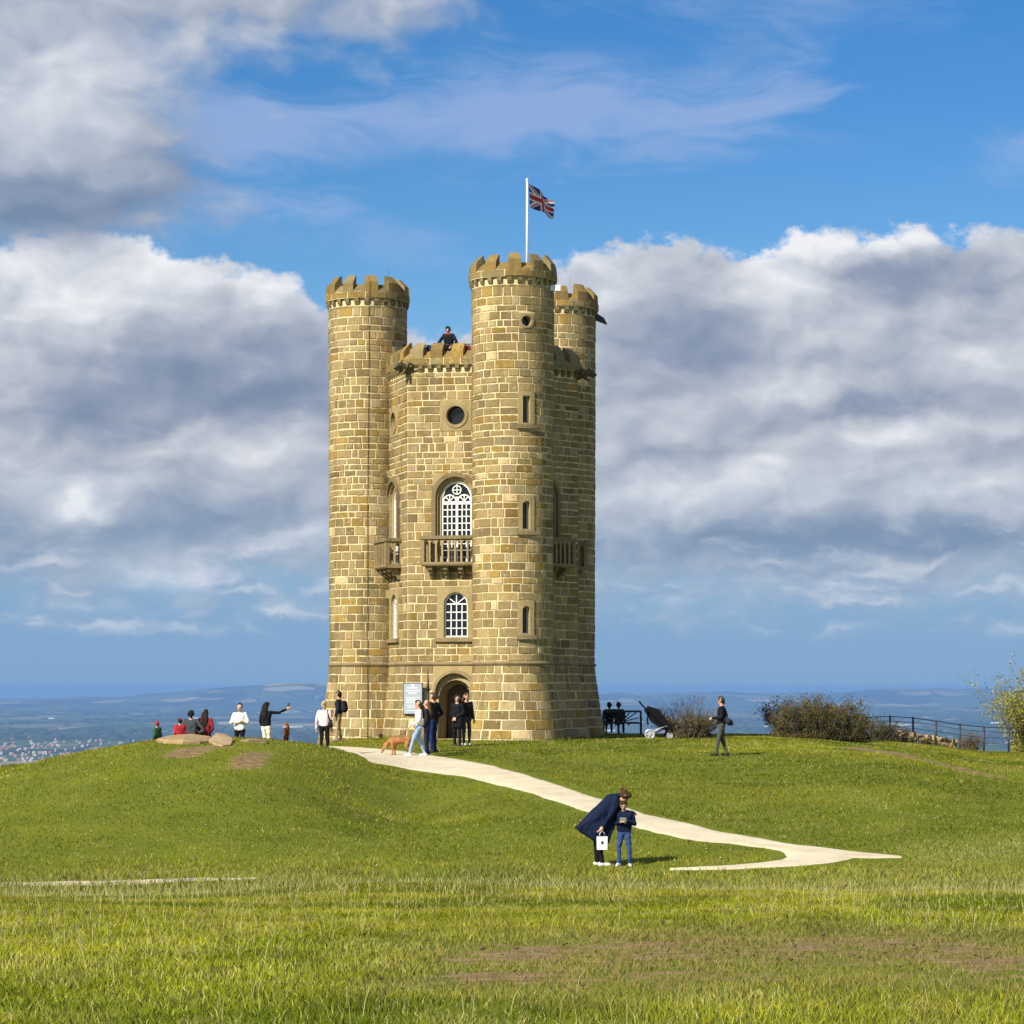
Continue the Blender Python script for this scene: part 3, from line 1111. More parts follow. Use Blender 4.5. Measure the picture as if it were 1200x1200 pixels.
turrets, walls = [], []
for S_ in (T_front, T_left, T_rear):
    o = core(S_, -0.4, TUR_TOP + 0.5, zones[id(S_)], 48).build('turret', mortar, tower, smooth=False)
    turrets.append(o)
for S_ in F_:
    o = core(S_, -0.4, WALL_TOP + 0.5, zones[id(S_)], 6).build('wall', mortar, tower)
    walls.append(o)

# ---- courses of stone
courses = []
v = -0.30
while v < STR - 0.2:
    h_ = 0.33 - 0.02 * (v > 1.5) + random.uniform(-0.03, 0.03)
    courses.append((v, min(v + h_, STR - 0.07)))
    v += h_
courses[-1] = (courses[-1][0], STR - 0.07)
v = STR + 0.07
while v < TUR_TOP + 0.1:
    h_ = random.choice((0.22, 0.25, 0.27, 0.29, 0.31, 0.33)) + random.uniform(-0.012, 0.012)
    courses.append((v, v + h_))
    v += h_

hexpts = [polar(HEX, PH0 + 60 * k) for k in range(6)]
hexn = [polar(1.0, PH0 + 30 + 60 * k) for k in range(6)]
apo = HEX * math.cos(R(30))
CAML = Vector((0, 0, EYE)) - TC


def buried(S_, u, v):
    p = Vector(S_(u, v, 0.0))
    q2 = Vector((p.x, p.y, 0))
    if S_.curved:
        return v < WALL_TOP + 0.2 and all(q2.dot(n_) < apo + batter(v) - 0.12 for n_ in hexn)
    return any((q2 - t_.c).length < RS + batter(v) - 0.12 for t_ in (T_front, T_left, T_rear))


pieces = []                                               # (screen area, owner, geometry)


def block(S_, u0, u1, v0, v1, owner, off=0.0, tint=None, gap=None):
    ga = gap or random.uniform(0.010, 0.020)
    u0, u1, v0, v1 = u0 + ga, u1 - ga, v0 + ga, v1 - ga
    if u1 - u0 < 0.05 or v1 - v0 < 0.05:
        return
    pr = off + random.uniform(0.012, 0.030)
    n_ = max(1, int(math.ceil((u1 - u0) / (0.24 if S_.curved else 0.5))))
    e = 0.013
    vs_, f = [], []
    j = lambda a=0.011: random.uniform(-a, a)
    for k in range(n_ + 1):
        u = u0 + (u1 - u0) * k / n_
        ui = u + (e if k == 0 else -e if k == n_ else 0)
        b0, b1 = j(), j()
        uj = u + (j() if k in (0, n_) else 0)
        vs_ += [S_(uj, v0 + b0, off - 0.02), S_(ui, v0 + e + b0, pr + j(0.003)), S_(ui, v1 - e + b1, pr + j(0.003)), S_(uj, v1 + b1, off - 0.02)]
    for k in range(n_):
        a = 4 * k
        for i in range(3):
            f.append((a + i, a + 4 + i, a + 5 + i, a + 1 + i))
    f += [(0, 1, 2, 3), (4 * n_ + 3, 4 * n_ + 2, 4 * n_ + 1, 4 * n_)]
    g = Geo()
    g.add(vs_, f, tint or stone_tint(v0))
    cu, cv = (u0 + u1) / 2, (v0 + v1) / 2
    p = Vector(S_(cu, cv, 0))
    nrm = (Vector(S_(cu, cv, 0.1)) - p).normalized()
    view = CAML - p
    face = nrm.dot(view.normalized())
    if S_ not in (T_front, T_left, F_[0], F_[1], T_rear, F_[2]):
        face = -1
    if S_ is T_left and p.x > -4.4 + 1.2 and v0 < 13.5:
        face = -1
    if S_ is F_[0] and p.x > 0.03 - 1.2 + 1.2 - 1.15 * 1.25:
        face = -1
    if S_ in (T_rear, F_[2]):
        face *= 0.3
    pieces.append(((u1 - u0) * (v1 - v0) * face, owner, g))


def split_run(S_, u0, u1, v0, v1, owner):
    """one course between two ends, cut into stones"""
    u = u0
    while u < u1 - 0.02:
        l = random.choice((0.24, 0.30, 0.36, 0.42, 0.48, 0.56, 0.64)) * random.uniform(0.92, 1.08) * (1.15 if v0 < STR - 0.3 else 1.0)
        if u1 - (u + l) < 0.22:
            l = u1 - u
        mid = u + l / 2
        if not buried(S_, mid, (v0 + v1) / 2):
            block(S_, u, u + l, v0, v1, owner)
        u += l


for S_, owner, top in [(T_front, turrets[0], TUR_TOP), (T_left, turrets[1], TUR_TOP), (T_rear, turrets[2], TUR_TOP)] + [(f_, w_, WALL_TOP) for f_, w_ in zip(F_, walls)]:
    zs = zones[id(S_)]
    for (v0, v1) in courses:
        if v0 > top - 0.05:
            break
        v1 = top if v1 > top - 0.12 else v1
        st = random.uniform(0, 0.4)
        ua, ub = (-S_.L / 2 + st, S_.L / 2 + st) if S_.curved else (0.0, S_.L)
        cuts = sorted((z for z in zs if z[2] < v1 - 0.005 and z[3] > v0 + 0.005), key=lambda z: z[0])
        u = ua
        for z in cuts:
            split_run(S_, u, z[0], v0, v1, owner)
            if z[2] - v0 > 0.09:
                split_run(S_, z[0], z[1], v0, z[2], owner)
            if v1 - z[3] > 0.09:
                split_run(S_, z[0], z[1], z[3], v1, owner)
            u = z[1]
        split_run(S_, u, ub, v0, v1, owner)

# ---- string course, roofs
for S_, owner in [(T_front, turrets[0]), (T_left, turrets[1]), (T_rear, turrets[2])] + list(zip(F_, walls)):
    sec = [(-0.02, STR - 0.075), (0.055, STR - 0.06), (0.085, STR - 0.01), (0.06, STR + 0.04), (-0.02, STR + 0.075)]
    a0, a1 = (-S_.L / 2, S_.L / 2) if S_.curved else (0, S_.L)
    prism(S_, a0, a1, sec, (0.27, 0.205, 0.11), n=48 if S_.curved else 1).build('string_course', dressed, owner)
g = Geo()
g.add([(0, 0, 13.15)] + [tuple(p * 0.985 + Vector((0, 0, 13.15))) for p in hexpts], [(0, 1 + k, 1 + (k + 1) % 6) for k in range(6)])
g.build('roof', rooflead, tower)
for S_, owner in zip((T_front, T_left, T_rear), turrets):
    g = Geo()
    g.add([(S_.c.x, S_.c.y, 16.25)] + [S_(S_.L * k / 32, 16.25, -0.01) for k in range(32)], [(0, 1 + k, 1 + (k + 1) % 32) for k in range(32)])
    g.build('turret_roof', rooflead, owner)


# ---- battlements
def cap_tint():
    k = random.uniform(0.8, 1.25)
    c = random.choice(((0.255, 0.180, 0.064), (0.290, 0.195, 0.058), (0.240, 0.190, 0.090)))
    return tuple(q_ * k for q_ in c)


def battlement(S_, owner, u0, u1, vb, n_mer, mer_w, over, th, dv, closed, corb):
    """corbel table, band, sloping sills and merlons along one run"""
    g = Geo()
    for k in range(corb):
        u = u0 + (u1 - u0) * (k + 0.5) / corb
        if buried(S_, u, vb) and not S_.curved:
            continue
        sec = [(-0.01, vb + 0.02), (0.05, vb + 0.04), (0.075, vb + 0.10), (over - 0.015, vb + 0.13), (over - 0.01, vb + 0.262), (-0.01, vb + 0.262)]
        prism(S_, u - 0.075, u + 0.075, sec, (0.21, 0.165, 0.085), g, n=1)
    if g.v:
        g.build('corbel_table', capstone, owner)['kind'] = 'stuff'
    vB = vb + 0.26
    prism(S_, u0, u1, [(over, vB), (over, vB + 0.245), (over - th, vB + 0.245), (over - th, vB)], (1, 1, 1), n=48 if S_.curved else 1).build('parapet_core', mortar, owner)
    u = u0
    while u < u1 - 0.05:
        l = random.choice((0.5, 0.62, 0.74, 0.85))
        if u1 - u - l < 0.3:
            l = u1 - u
        if not (not S_.curved and buried(S_, u + l / 2, vb)):
            block(S_, u, u + l, vB + 0.0, vB + 0.25, owner, off=over, tint=cap_tint(), gap=0.012)
        u += l
    pitch = (u1 - u0) / n_mer
    vT = vB + 0.25
    for k in range(n_mer):
        uc = u0 + pitch * (k + 0.5)
        if not S_.curved and buried(S_, uc, vb) :
            continue
        mh = dv * random.uniform(0.93, 1.04)
        sec = [(over + 0.008, vT - 0.01), (over + 0.008, vT + mh * 0.52), (over - th * 0.80, vT + mh), (over - th, vT + mh), (over - th, vT - 0.01)]
        j3 = lambda: random.uniform(-0.03, 0.03)
        sec = [(sec[0][0], sec[0][1]), (sec[1][0] - abs(j3()), sec[1][1] + j3()), (sec[2][0] + j3(), sec[2][1] + j3()), (sec[3][0], sec[3][1] + j3()), sec[4]]
        prism(S_, uc - mer_w / 2 + j3(), uc + mer_w / 2 + j3(), sec, cap_tint()).build('merlon', capstone, owner)
    for k in range(n_mer + (0 if closed else 1)):
        uc = u0 + pitch * k
        a0, a1 = uc - (pitch - mer_w) / 2 - 0.01, uc + (pitch - mer_w) / 2 + 0.01
        if not closed:
            a0, a1 = max(a0, u0), min(a1, u1)
        if a1 - a0 < 0.05 or (not S_.curved and buried(S_, (a0 + a1) / 2, vb)):
            continue
        sec = [(over - 0.004, vT - 0.01), (over - 0.004, vT + 0.03), (over - th * 0.85, vT + dv * 0.46), (over - th, vT + dv * 0.46), (over - th, vT - 0.01)]
        prism(S_, a0, a1, sec, cap_tint()).build('crenel_sill', capstone, owner)


for S_, owner, ph in ((T_front, turrets[0], 0.06), (T_left, turrets[1], 0.20), (T_rear, turrets[2], 0.13)):
    battlement(S_, owner, -S_.L / 2 + ph, S_.L / 2 + ph, TUR_TOP, 11, 0.41, 0.11, 0.34, 0.60, True, 26)
for S_, owner in zip(F_, walls):
    battlement(S_, owner, 0.0, S_.L, WALL_TOP, 5, 0.43, 0.13, 0.36, 0.58, False, 11)

# ---- the stones: the largest ones in view singly, the rest together
pieces.sort(key=lambda p: -p[0])
for k, (a_, owner, g) in enumerate(pieces[:300]):
    g.build('stone_block', stone, owner)
rest = Geo()
for a_, owner, g in pieces[300:]:
    rest.merge(g)
o = rest.build('stone_blocks', stone, tower)
o['kind'] = 'stuff'

# ---- windows of the wall faces
def face_windows(S_, owner, upper_detail=True, door=False):
    # ground floor window
    sh = arch_shape(MID, 3.62, 0.44, 4.78)
    c = (MID, 4.3)
    w = ring(S_, rect_shape(MID - 0.68, MID + 0.68, 3.44, 5.42), sh, c, 0.028, -0.34, DT).build('window', dressed, owner)
    tag(w)
    slab(S_, MID - 0.76, MID + 0.76, 3.46, 3.60, -0.02, 0.13, (0.27, 0.21, 0.115)).build('sill', dressed, w)
    fr = Geo()
    ring(S_, sh, arch_shape(MID, 3.67, 0.385, 4.78), c, -0.09, -0.17, g=fr)
    W0, W1 = -0.11, -0.165
    for u in (-0.20, 0.0, 0.20):
        bar(S_, (MID + u, 3.66), (MID + u, 4.80), 0.034, W0, W1, fr)
    for v in (3.94, 4.22, 4.51, 4.80):
        bar(S_, (MID - 0.40, v), (MID + 0.40, v), 0.045 if v > 4.7 else 0.034, W0 + 0.002, W1, fr)
    for a in (40, 90, 140):
        bar(S_, (MID, 4.80), (MID + 0.40 * math.cos(R(a)), 4.80 + 0.37 * math.sin(R(a))), 0.034, W0 + 0.004, W1, fr)
    fr.build('frame', white, w)
    pane(S_, sh, -0.15).build('glass', glass, w)
    # tall window of the first floor with its hood
    sh = arch_shape(MID, 6.22, 0.56, 8.60)
    c = (MID, 7.7)
    w = ring(S_, rect_shape(MID - 0.84, MID + 0.84, 6.10, 9.42), arch_shape(MID, 6.2, 0.66, 8.60), c, 0.026, -0.16, DT).build('window', dressed, owner)
    ring(S_, arch_shape(MID, 6.20, 0.665, 8.60), sh, c, -0.09, -0.38, (0.42, 0.345, 0.20)).build('inner_arch', dressed, w)
    ring(S_, arch_shape(MID, 6.95, 0.87, 8.60), arch_shape(MID, 6.95, 0.72, 8.60), (MID, 8.2), 0.12, 0.0, (0.215, 0.165, 0.085)).build('hood_mould', dressed, w)
    fr = Geo()
    ring(S_, sh, arch_shape(MID, 6.27, 0.50, 8.60), c, -0.14, -0.24, g=fr)
    W0, W1 = -0.16, -0.23
    bar(S_, (MID, 6.25), (MID, 8.62), 0.085, W0, W1, fr)
    bar(S_, (MID - 0.52, 8.40), (MID + 0.52, 8.40), 0.11, W0 + 0.003, W1, fr)
    for s in (-1, 1):
        for u in (0.19, 0.345):
            bar(S_, (MID + s * u, 6.25), (MID + s * u, 8.38), 0.036, W0 - 0.004, W1, fr)
        cu = MID + s * 0.265
        for k in range(8):                                   # small arch over each light
            a0, a1 = math.pi * k / 8, math.pi * (k + 1) / 8
            bar(S_, (cu + 0.235 * math.cos(a0), 8.45 + 0.235 * math.sin(a0)), (cu + 0.235 * math.cos(a1), 8.45 + 0.235 * math.sin(a1)), 0.05, W0 + 0.004, W1, fr)
        for a in (50, 90, 130):
            bar(S_, (cu, 8.45), (cu + 0.22 * math.cos(R(a)), 8.45 + 0.22 * math.sin(R(a))), 0.032, W0 - 0.002, W1, fr)
    for k in range(12):                                      # roundel
        a0, a1 = 2 * math.pi * k / 12, 2 * math.pi * (k + 1) / 12
        bar(S_, (MID + 0.155 * math.cos(a0), 8.86 + 0.155 * math.sin(a0)), (MID + 0.155 * math.cos(a1), 8.86 + 0.155 * math.sin(a1)), 0.034, W0 + 0.006, W1, fr)
    bar(S_, (MID - 0.15, 8.86), (MID + 0.15, 8.86), 0.03, W0 - 0.003, W1, fr)
    bar(S_, (MID, 8.70), (MID, 9.12), 0.03, W0 - 0.005, W1, fr)
    for k in range(1, 9):
        v = 8.40 - k * 0.242
        bar(S_, (MID - 0.52, v), (MID + 0.52, v), 0.036, W0 - 0.006, W1, fr)
    fr.build('frame', white, w)
    pane(S_, sh, -0.21).build('glass', glass, w)
    # round window
    cv = 11.5
    w = ring(S_, rect_shape(MID - 0.58, MID + 0.58, 10.95, 12.05), circle_shape(MID, cv, 0.335), (MID, cv), 0.026, -0.30, DT).build('window', dressed, owner)
    ring(S_, circle_shape(MID, cv, 0.45), circle_shape(MID, cv, 0.335), (MID, cv), 0.06, 0.0, (0.33, 0.26, 0.14)).build('moulding', dressed, w)
    ring(S_, circle_shape(MID, cv, 0.345), circle_shape(MID, cv, 0.315), (MID, cv), -0.20, -0.26, (0.1, 0.1, 0.1)).build('frame', iron, w)
    pane(S_, circle_shape(MID, cv, 0.34), -0.24).build('glass', glass, w)
    # balcony
    bt = (0.27, 0.21, 0.115)
    g = Geo()
    H_, P_ = 1.12, 0.60
    prism(S_, MID - H_, MID + H_, [(-0.02, 6.13), (P_ - 0.04, 6.13), (P_, 6.18), (P_, 6.27), (-0.02, 6.27)], bt, g)
    bal = g.build('balcony', dressed, owner)
    g = Geo()
    slab(S_, MID - H_ - 0.05, MID + H_ + 0.05, 7.08, 7.20, P_ - 0.15, P_ + 0.04, (0.23, 0.18, 0.10), g)
    for s in (-1, 1):
        u = MID + s * (H_ - 0.06)
        slab(S_, u - 0.09, u + 0.09, 7.082, 7.202, 0.0, P_ - 0.15, (0.23, 0.18, 0.10), g)
    g.build('rail', dressed, bal)
    n_ = 9
    bay = (2 * H_ - 0.16) / n_
    w0, w1 = P_ - 0.11, P_ - 0.02

    def tracery(a, b_, side=None):
        """a bay with a pointed arch"""
        g = Geo()
        if side is None:
            M_ = S_
            c0, c1 = w0, w1
        else:
            class M_:
                curved = False
                def __new__(cls, u, v, w): return S_(side + w, v, u)
            c0, c1 = -0.045, 0.045
        sp, tp = 6.78, 7.08
        mid = (a + b_) / 2
        bar(M_, (a, 6.27), (a, 7.08), 0.062, c0, c1, g, DT)
        bar(M_, (b_, 6.27), (b_, 7.08), 0.062, c0 + 0.004, c1 - 0.004, g, DT)
        for e in (a, b_):
            s = 1 if e > mid else -1
            hw = (b_ - a) / 2
            pts_ = [(e, sp), (mid + s * hw * 0.82, sp + 0.12), (mid + s * hw * 0.45, sp + 0.21), (mid, 7.05)]
            vs_ = [M_(u, v, c0 + 0.01) for u, v in pts_ + [(mid, tp), (e, tp)]] + [M_(u, v, c1 - 0.01) for u, v in pts_ + [(mid, tp), (e, tp)]]
            f = [(0, 1, 5), (1, 2, 5), (2, 4, 5), (2, 3, 4), (11, 7, 6), (11, 8, 7), (11, 10, 8), (10, 9, 8)] + [(k, k + 6, k + 7, k + 1) for k in range(3)]
            g.add(vs_, f, DT)
        return g
    for k in range(n_):
        a = MID - H_ + 0.08 + bay * k
        tracery(a, a + bay).build('baluster', dressed, bal)
    for s in (-1, 1):
        for k in range(2):
            a = 0.03 + k * 0.235
            tracery(a, a + 0.235, MID + s * (H_ - 0.06)).build('baluster', dressed, bal)
        u = MID + s * (H_ - 0.055)
        slab(S_, u - 0.065, u + 0.065, 6.268, 7.09, P_ - 0.135, P_ + 0.005, bt).build('corner_post', dressed, bal)
    for k in range(4):
        u = MID - 0.84 + 0.56 * k
        g = Geo()
        sec = [(-0.02, 5.70), (0.10, 5.73), (0.15, 5.82), (0.15, 5.85), (0.28, 5.87), (0.32, 5.96), (0.32, 5.985), (0.44, 6.00), (0.48, 6.09), (0.48, 6.13), (-0.02, 6.13)]
        prism(S_, u - 0.085, u + 0.085, sec, bt, g)
        g.build('bracket', dressed, bal)


for k_ in range(4):
    face_windows(F_[k_], walls[k_])

# ---- slits and the small roundel of the front turret
for kind_, (u0, u1, v0, v1) in zip(('arch', 'arch', 'rect', 'round'), front_zones):
    cu = (u0 + u1) / 2
    if kind_ == 'round':
        cv = (v0 + v1) / 2
        w = ring(T_front, rect_shape(u0, u1, v0, v1), circle_shape(cu, cv, 0.18), (cu, cv), 0.024, -0.30, DT).build('window', dressed, turrets[0])
        ring(T_front, circle_shape(cu, cv, 0.255), circle_shape(cu, cv, 0.18), (cu, cv), 0.055, 0.0, (0.33, 0.26, 0.15)).build('moulding', dressed, w)
        pane(T_front, circle_shape(cu, cv, 0.19), -0.26).build('glass', glass, w)
        continue
    b0 = v0 + 0.22
    sh = arch_shape(cu, b0, 0.135, v1 - 0.34) if kind_ == 'arch' else rect_shape(cu - 0.13, cu + 0.13, b0, v1 - 0.16)
    c = (cu, (b0 + v1 - 0.2) / 2)
    w = ring(T_front, rect_shape(u0, u1, v0, v1), sh, c, 0.045, -0.32, DT).build('window', dressed, turrets[0])
    slab(T_front, u0 - 0.05, u1 + 0.05, v0 + 0.02, v0 + 0.16, 0.0, 0.12, (0.27, 0.21, 0.115)).build('sill', dressed, w)
    fr = ring(T_front, sh, [(cu + (a - cu) * 0.80, c[1] + (q_ - c[1]) * 0.95) for a, q_ in sh], c, -0.17, -0.25)
    fr.build('frame', white, w)
    pane(T_front, sh, -0.23).build('glass', glass, w)

# ---- doorway
S_ = F_[0]
dsh = arch_shape(MID, -0.4, 0.74, 1.66)
din = arch_shape(MID, -0.4, 0.60, 1.50)
din2 = arch_shape(MID, -0.4, 0.50, 1.46)
c = (MID, 0.9)
door = ring(S_, rect_shape(MID - 0.82, MID + 0.82, -0.4, 2.60), dsh, c, 0.02, -0.20, DT).build('doorway', dressed, walls[0])
ring(S_, arch_shape(MID, -0.4, 0.745, 1.66), din, c, -0.06, -0.55, (0.40, 0.315, 0.165)).build('outer_order', dressed, door)
ring(S_, arch_shape(MID, -0.4, 0.605, 1.50), din2, c, -0.40, -0.95, (0.33, 0.255, 0.13)).build('inner_order', dressed, door)
Sv = Flat(*wall_defs[0], flare=False)
ring(Sv, arch_shape(MID, 1.52, 0.80, 1.64), arch_shape(MID, 1.52, 0.70, 1.64), (MID, 1.9), 0.24, 0.0, (0.30, 0.235, 0.125)).build('hood_mould', dressed, door)
g = Geo()
for k in range(5):
    u = MID - 0.48 + 0.195 * k
    slab(Sv, u, u + 0.188, -0.3, 1.47 + math.sqrt(max(0.0, 0.25 - (u + 0.094 - MID) ** 2)), -0.78, -0.72, (1, 1, 1), g)
leaf = g.build('dark_door_panel', oak, door)  # dark wooden panel standing in for the unlit interior of the open doorway
slab(Sv, MID + 0.22, MID + 0.27, 0.85, 1.0, -0.72, -0.68).build('handle', iron, leaf)
slab(S_, MID - 0.95, MID + 0.95, -0.35, 0.015, -0.85, 0.16, (0.42, 0.34, 0.20)).build('threshold', dressed, door)

# ---- lightning conductor down the left turret, aerials, fittings
def rod(name, pts_, r, m, parent=None, sides=6, taper=None):
    """tube through points (tower coordinates or world)"""
    g = Geo()
    pts_ = [Vector(p) for p in pts_]
    for k, p in enumerate(pts_):
        d = (pts_[min(k + 1, len(pts_) - 1)] - pts_[max(k - 1, 0)]).normalized()
        a = d.orthogonal().normalized() if abs(d.z) < 0.99 else Vector((1, 0, 0))
        b_ = d.cross(a)
        rr_ = r * (1.0 if taper is None else 1 + (taper - 1) * k / (len(pts_) - 1))
        for i in range(sides):
            t = 2 * math.pi * i / sides
            g.v.append(tuple(p + a * rr_ * math.cos(t) + b_ * rr_ * math.sin(t)))
            g.c.append((1, 1, 1))
    for k in range(len(pts_) - 1):
        for i in range(sides):
            j = (i + 1) % sides
            g.f.append((k * sides + i, k * sides + j, (k + 1) * sides + j, (k + 1) * sides + i))
    g.f.append(tuple(range(sides))[::-1])
    g.f.append(tuple(range((len(pts_) - 1) * sides, len(pts_) * sides)))
    if name is None:
        return g
    return g.build(name, m, parent, smooth=True)


uu = RS * R(3.0)
rod('lightning_conductor', [T_left(uu, v, 0.045) for v in (0.0, 0.5, 1.0, 1.6, 2.2, 2.55)] + [T_left(uu, v, 0.13) for v in (2.66, 2.74)] +
    [T_left(uu + (0.05 if v > 13 else 0), v, 0.045) for v in (2.9, 6, 9, 13.2, 13.4, 15.7)] + [T_left(uu + 0.05, v, 0.17) for v in (15.95, 16.8)], 0.0095, iron, turrets[1])
for S_, owner, angs in ((T_left, turrets[1], (-42, 38)), (T_rear, turrets[2], (20,))):
    for a in angs:
        p = Vector(S_(RS * R(a), 16.8, -0.1))
        rod('aerial', [p, p + Vector((0, 0, 0.45))], 0.004, iron, owner, 5)
p = T_front(RS * R(68), 15.78, 0.14)
fl = Geo()
fl.add([(p[0] + sx, p[1] + sy, p[2] + sz) for sz in (-0.10, 0.10) for sx, sy in ((-0.16, -0.1), (0.20, -0.1), (0.20, 0.08), (-0.16, 0.08))],
       [(3, 2, 1, 0), (4, 5, 6, 7), (0, 1, 5, 4), (1, 2, 6, 5), (2, 3, 7, 6), (3, 0, 4, 7)])
fl.build('camera_box', white, turrets[0])
p = Vector(T_rear(RS * R(88), 15.75, 0.1))
g = Geo()
g.add([(p.x - 0.1, p.y - 0.2, p.z), (p.x + 0.34, p.y - 0.2, p.z - 0.17), (p.x + 0.34, p.y + 0.2, p.z - 0.17), (p.x - 0.1, p.y + 0.2, p.z),
       (p.x - 0.05, p.y - 0.2, p.z + 0.22), (p.x + 0.22, p.y - 0.2, p.z + 0.05), (p.x + 0.22, p.y + 0.2, p.z + 0.05), (p.x - 0.05, p.y + 0.2, p.z + 0.22)],
      [(3, 2, 1, 0), (4, 5, 6, 7), (0, 1, 5, 4), (1, 2, 6, 5), (2, 3, 7, 6), (3, 0, 4, 7)])
g.build('floodlight', iron, turrets[2])
# handrail behind the wall battlements
for S_, owner in zip(F_[:4], walls[:4]):
    a, b_ = (0.35, S_.L - 1.3) if buried(S_, S_.L - 0.3, 14) else (1.3, S_.L - 0.35)
    rod('handrail', [S_(a, 14.06, -0.34), S_(b_, 14.06, -0.34)], 0.016, iron, owner)
    for k in range(3):
        u = a + (b_ - a) * k / 2
        rod('rail_post', [S_(u, 13.15, -0.34), S_(u, 14.07, -0.34)], 0.016, iron, owner)

# ================================================================== things around the tower
def wpt(S_, u, v, w):
    return Vector(S_(u, v, w)) + TC


# ---- flagpole and flag
pole_base = TC + T_front.c + Vector((0.50, 0.1, 16.25))
fp = empty('flagpole', pole_base)
tag(fp, 'white flagpole flying a red, white and blue flag on the front turret', 'flagpole')
rod('pole', [(0, 0, 0), (0, 0, 1.7), (0, 0, 3.42)], 0.045, white, fp, 10, taper=0.75)
g = Geo()
g.v = [(0.055 * math.cos(a) * math.sin(b_), 0.055 * math.sin(a) * math.sin(b_), 3.45 + 0.05 * math.cos(b_)) for b_ in [math.pi * k / 6 for k in range(7)] for a in [2 * math.pi * k / 8 for k in range(8)]]
g.c = [(1, 1, 1)] * len(g.v)
g.f = [(r_ * 8 + k, r_ * 8 + (k + 1) % 8, r_ * 8 + 8 + (k + 1) % 8, r_ * 8 + 8 + k) for r_ in range(6) for k in range(8)]
g.build('finial', white, fp, True)
NU, NV = 96, 56
fl_l, fl_h = 1.62, 0.86


def flag_pt(s, t):
    x = s * fl_l
    droop = 0.42 * s ** 1.25
    wave = math.sin(s * 9.0 + t * 1.4) * 0.10 * s ** 0.6
    dirx, diry = 0.55, 0.83
    sq = 1 - 0.28 * s
    z = 3.33 - (1 - t) * fl_h * sq - droop
    return (0.05 + dirx * x * 0.98 - diry * wave + 0.05 * (1 - t), diry * x * 0.98 + dirx * wave, z)


def union(s, t):
    x, y = s * 2.0, t                          # 2 x 1 field
    dx_, dy_ = abs(x - 1.0), abs(y - 0.5)
    if dx_ < 0.10 or dy_ < 0.10: return (0.55, 0.012, 0.03)
    if dx_ < 0.167 or dy_ < 0.167: return (0.78, 0.78, 0.76)
    d1 = ((y - 0.5) - (x - 1.0) * 0.5) / math.hypot(1, 0.5)
    d2 = ((y - 0.5) + (x - 1.0) * 0.5) / math.hypot(1, 0.5)
    left = x < 1.0
    for d, sg in ((d1, 1), (d2, -1)):
        e = d * (1 if left else -1) * sg
        if -0.067 < e < 0.0: return (0.55, 0.012, 0.03)
        if abs(d) < 0.10: return (0.78, 0.78, 0.76)
    return (0.012, 0.022, 0.17)


fv_ = [flag_pt(i / NU, j / NV) for i in range(NU + 1) for j in range(NV + 1)]
ff = [(i * (NV + 1) + j, (i + 1) * (NV + 1) + j, (i + 1) * (NV + 1) + j + 1, i * (NV + 1) + j + 1) for i in range(NU) for j in range(NV)]
fc_ = np.array([union(i / NU, j / NV) for i in range(NU + 1) for j in range(NV + 1)])
flm, N, b = mat('flag_cloth')
N.put(b.inputs['Base Color'], N.node('ShaderNodeAttribute', attribute_name='tint').outputs['Color'])
b.inputs['Roughness'].default_value = 0.8
link('flag', np_mesh('flag', fv_, ff, [flm], smooth=True, col=fc_), fp)

# ---- information board on the wall beside the door
sg = empty('information_board', wpt(F_[0], 0.42, 0.9, 0.0))
tag(sg, 'blue-grey information board with white lettering on the wall beside the door', 'sign')
boardm = plain('board_blue', (0.34, 0.385, 0.46), 0.45, 0.05)
S0 = F_[0]
loc = sg.location - TC


class SB:
    curved = False
    def __call__(self, u, v, w):
        p = S0.a + S0.t * (0.30 + u) + S0.n * (batter(0.9) + 0.10 + w) + Vector((0, 0, 0.90 + v)) - loc
        return (p.x, p.y, p.z)


SBi = SB()
slab(SBi, -0.36, 0.36, -0.03, 1.10, 0.0, 0.03).build('frame', iron, sg)
slab(SBi, -0.33, 0.33, 0.0, 1.07, 0.028, 0.045).build('panel', boardm, sg)
g = Geo()
for k, (v, hw) in enumerate(((0.90, 0.20), (0.80, 0.26), (0.72, 0.16), (0.56, 0.25), (0.50, 0.24), (0.44, 0.26), (0.38, 0.22), (0.28, 0.25), (0.22, 0.18), (0.10, 0.22))):
    u = -hw
    while u < hw:
        l = random.uniform(0.03, 0.10)
        slab(SBi, u, min(u + l, hw), v, v + (0.035 if k < 3 else 0.02), 0.046, 0.048, (1, 1, 1), g)
        u += l + 0.018
slab(SBi, -0.05, 0.05, 0.965, 1.04, 0.046, 0.048, (1, 1, 1), g)
o = g.build('lettering', white, sg)
o['kind'] = 'stuff'

# ---- thin spiked pole by the door
p = at_dist(501.5, 91.6)
pl = empty('pointed_pole', p)
tag(pl, 'slender dark pole with a pointed tip left of the arched doorway', 'pole')
rod('shaft', [(0, 0, -0.05), (0, 0, 1.75)], 0.05, iron, pl, 8)
rod('tip', [(0, 0, 1.72), (0, 0, 1.9), (0, 0, 2.52)], 0.085, iron, pl, 8, taper=0.06)

# ---- slabs of stone on the mound
slabm = stone_mat('slab_stone', 0.3, 0.25)


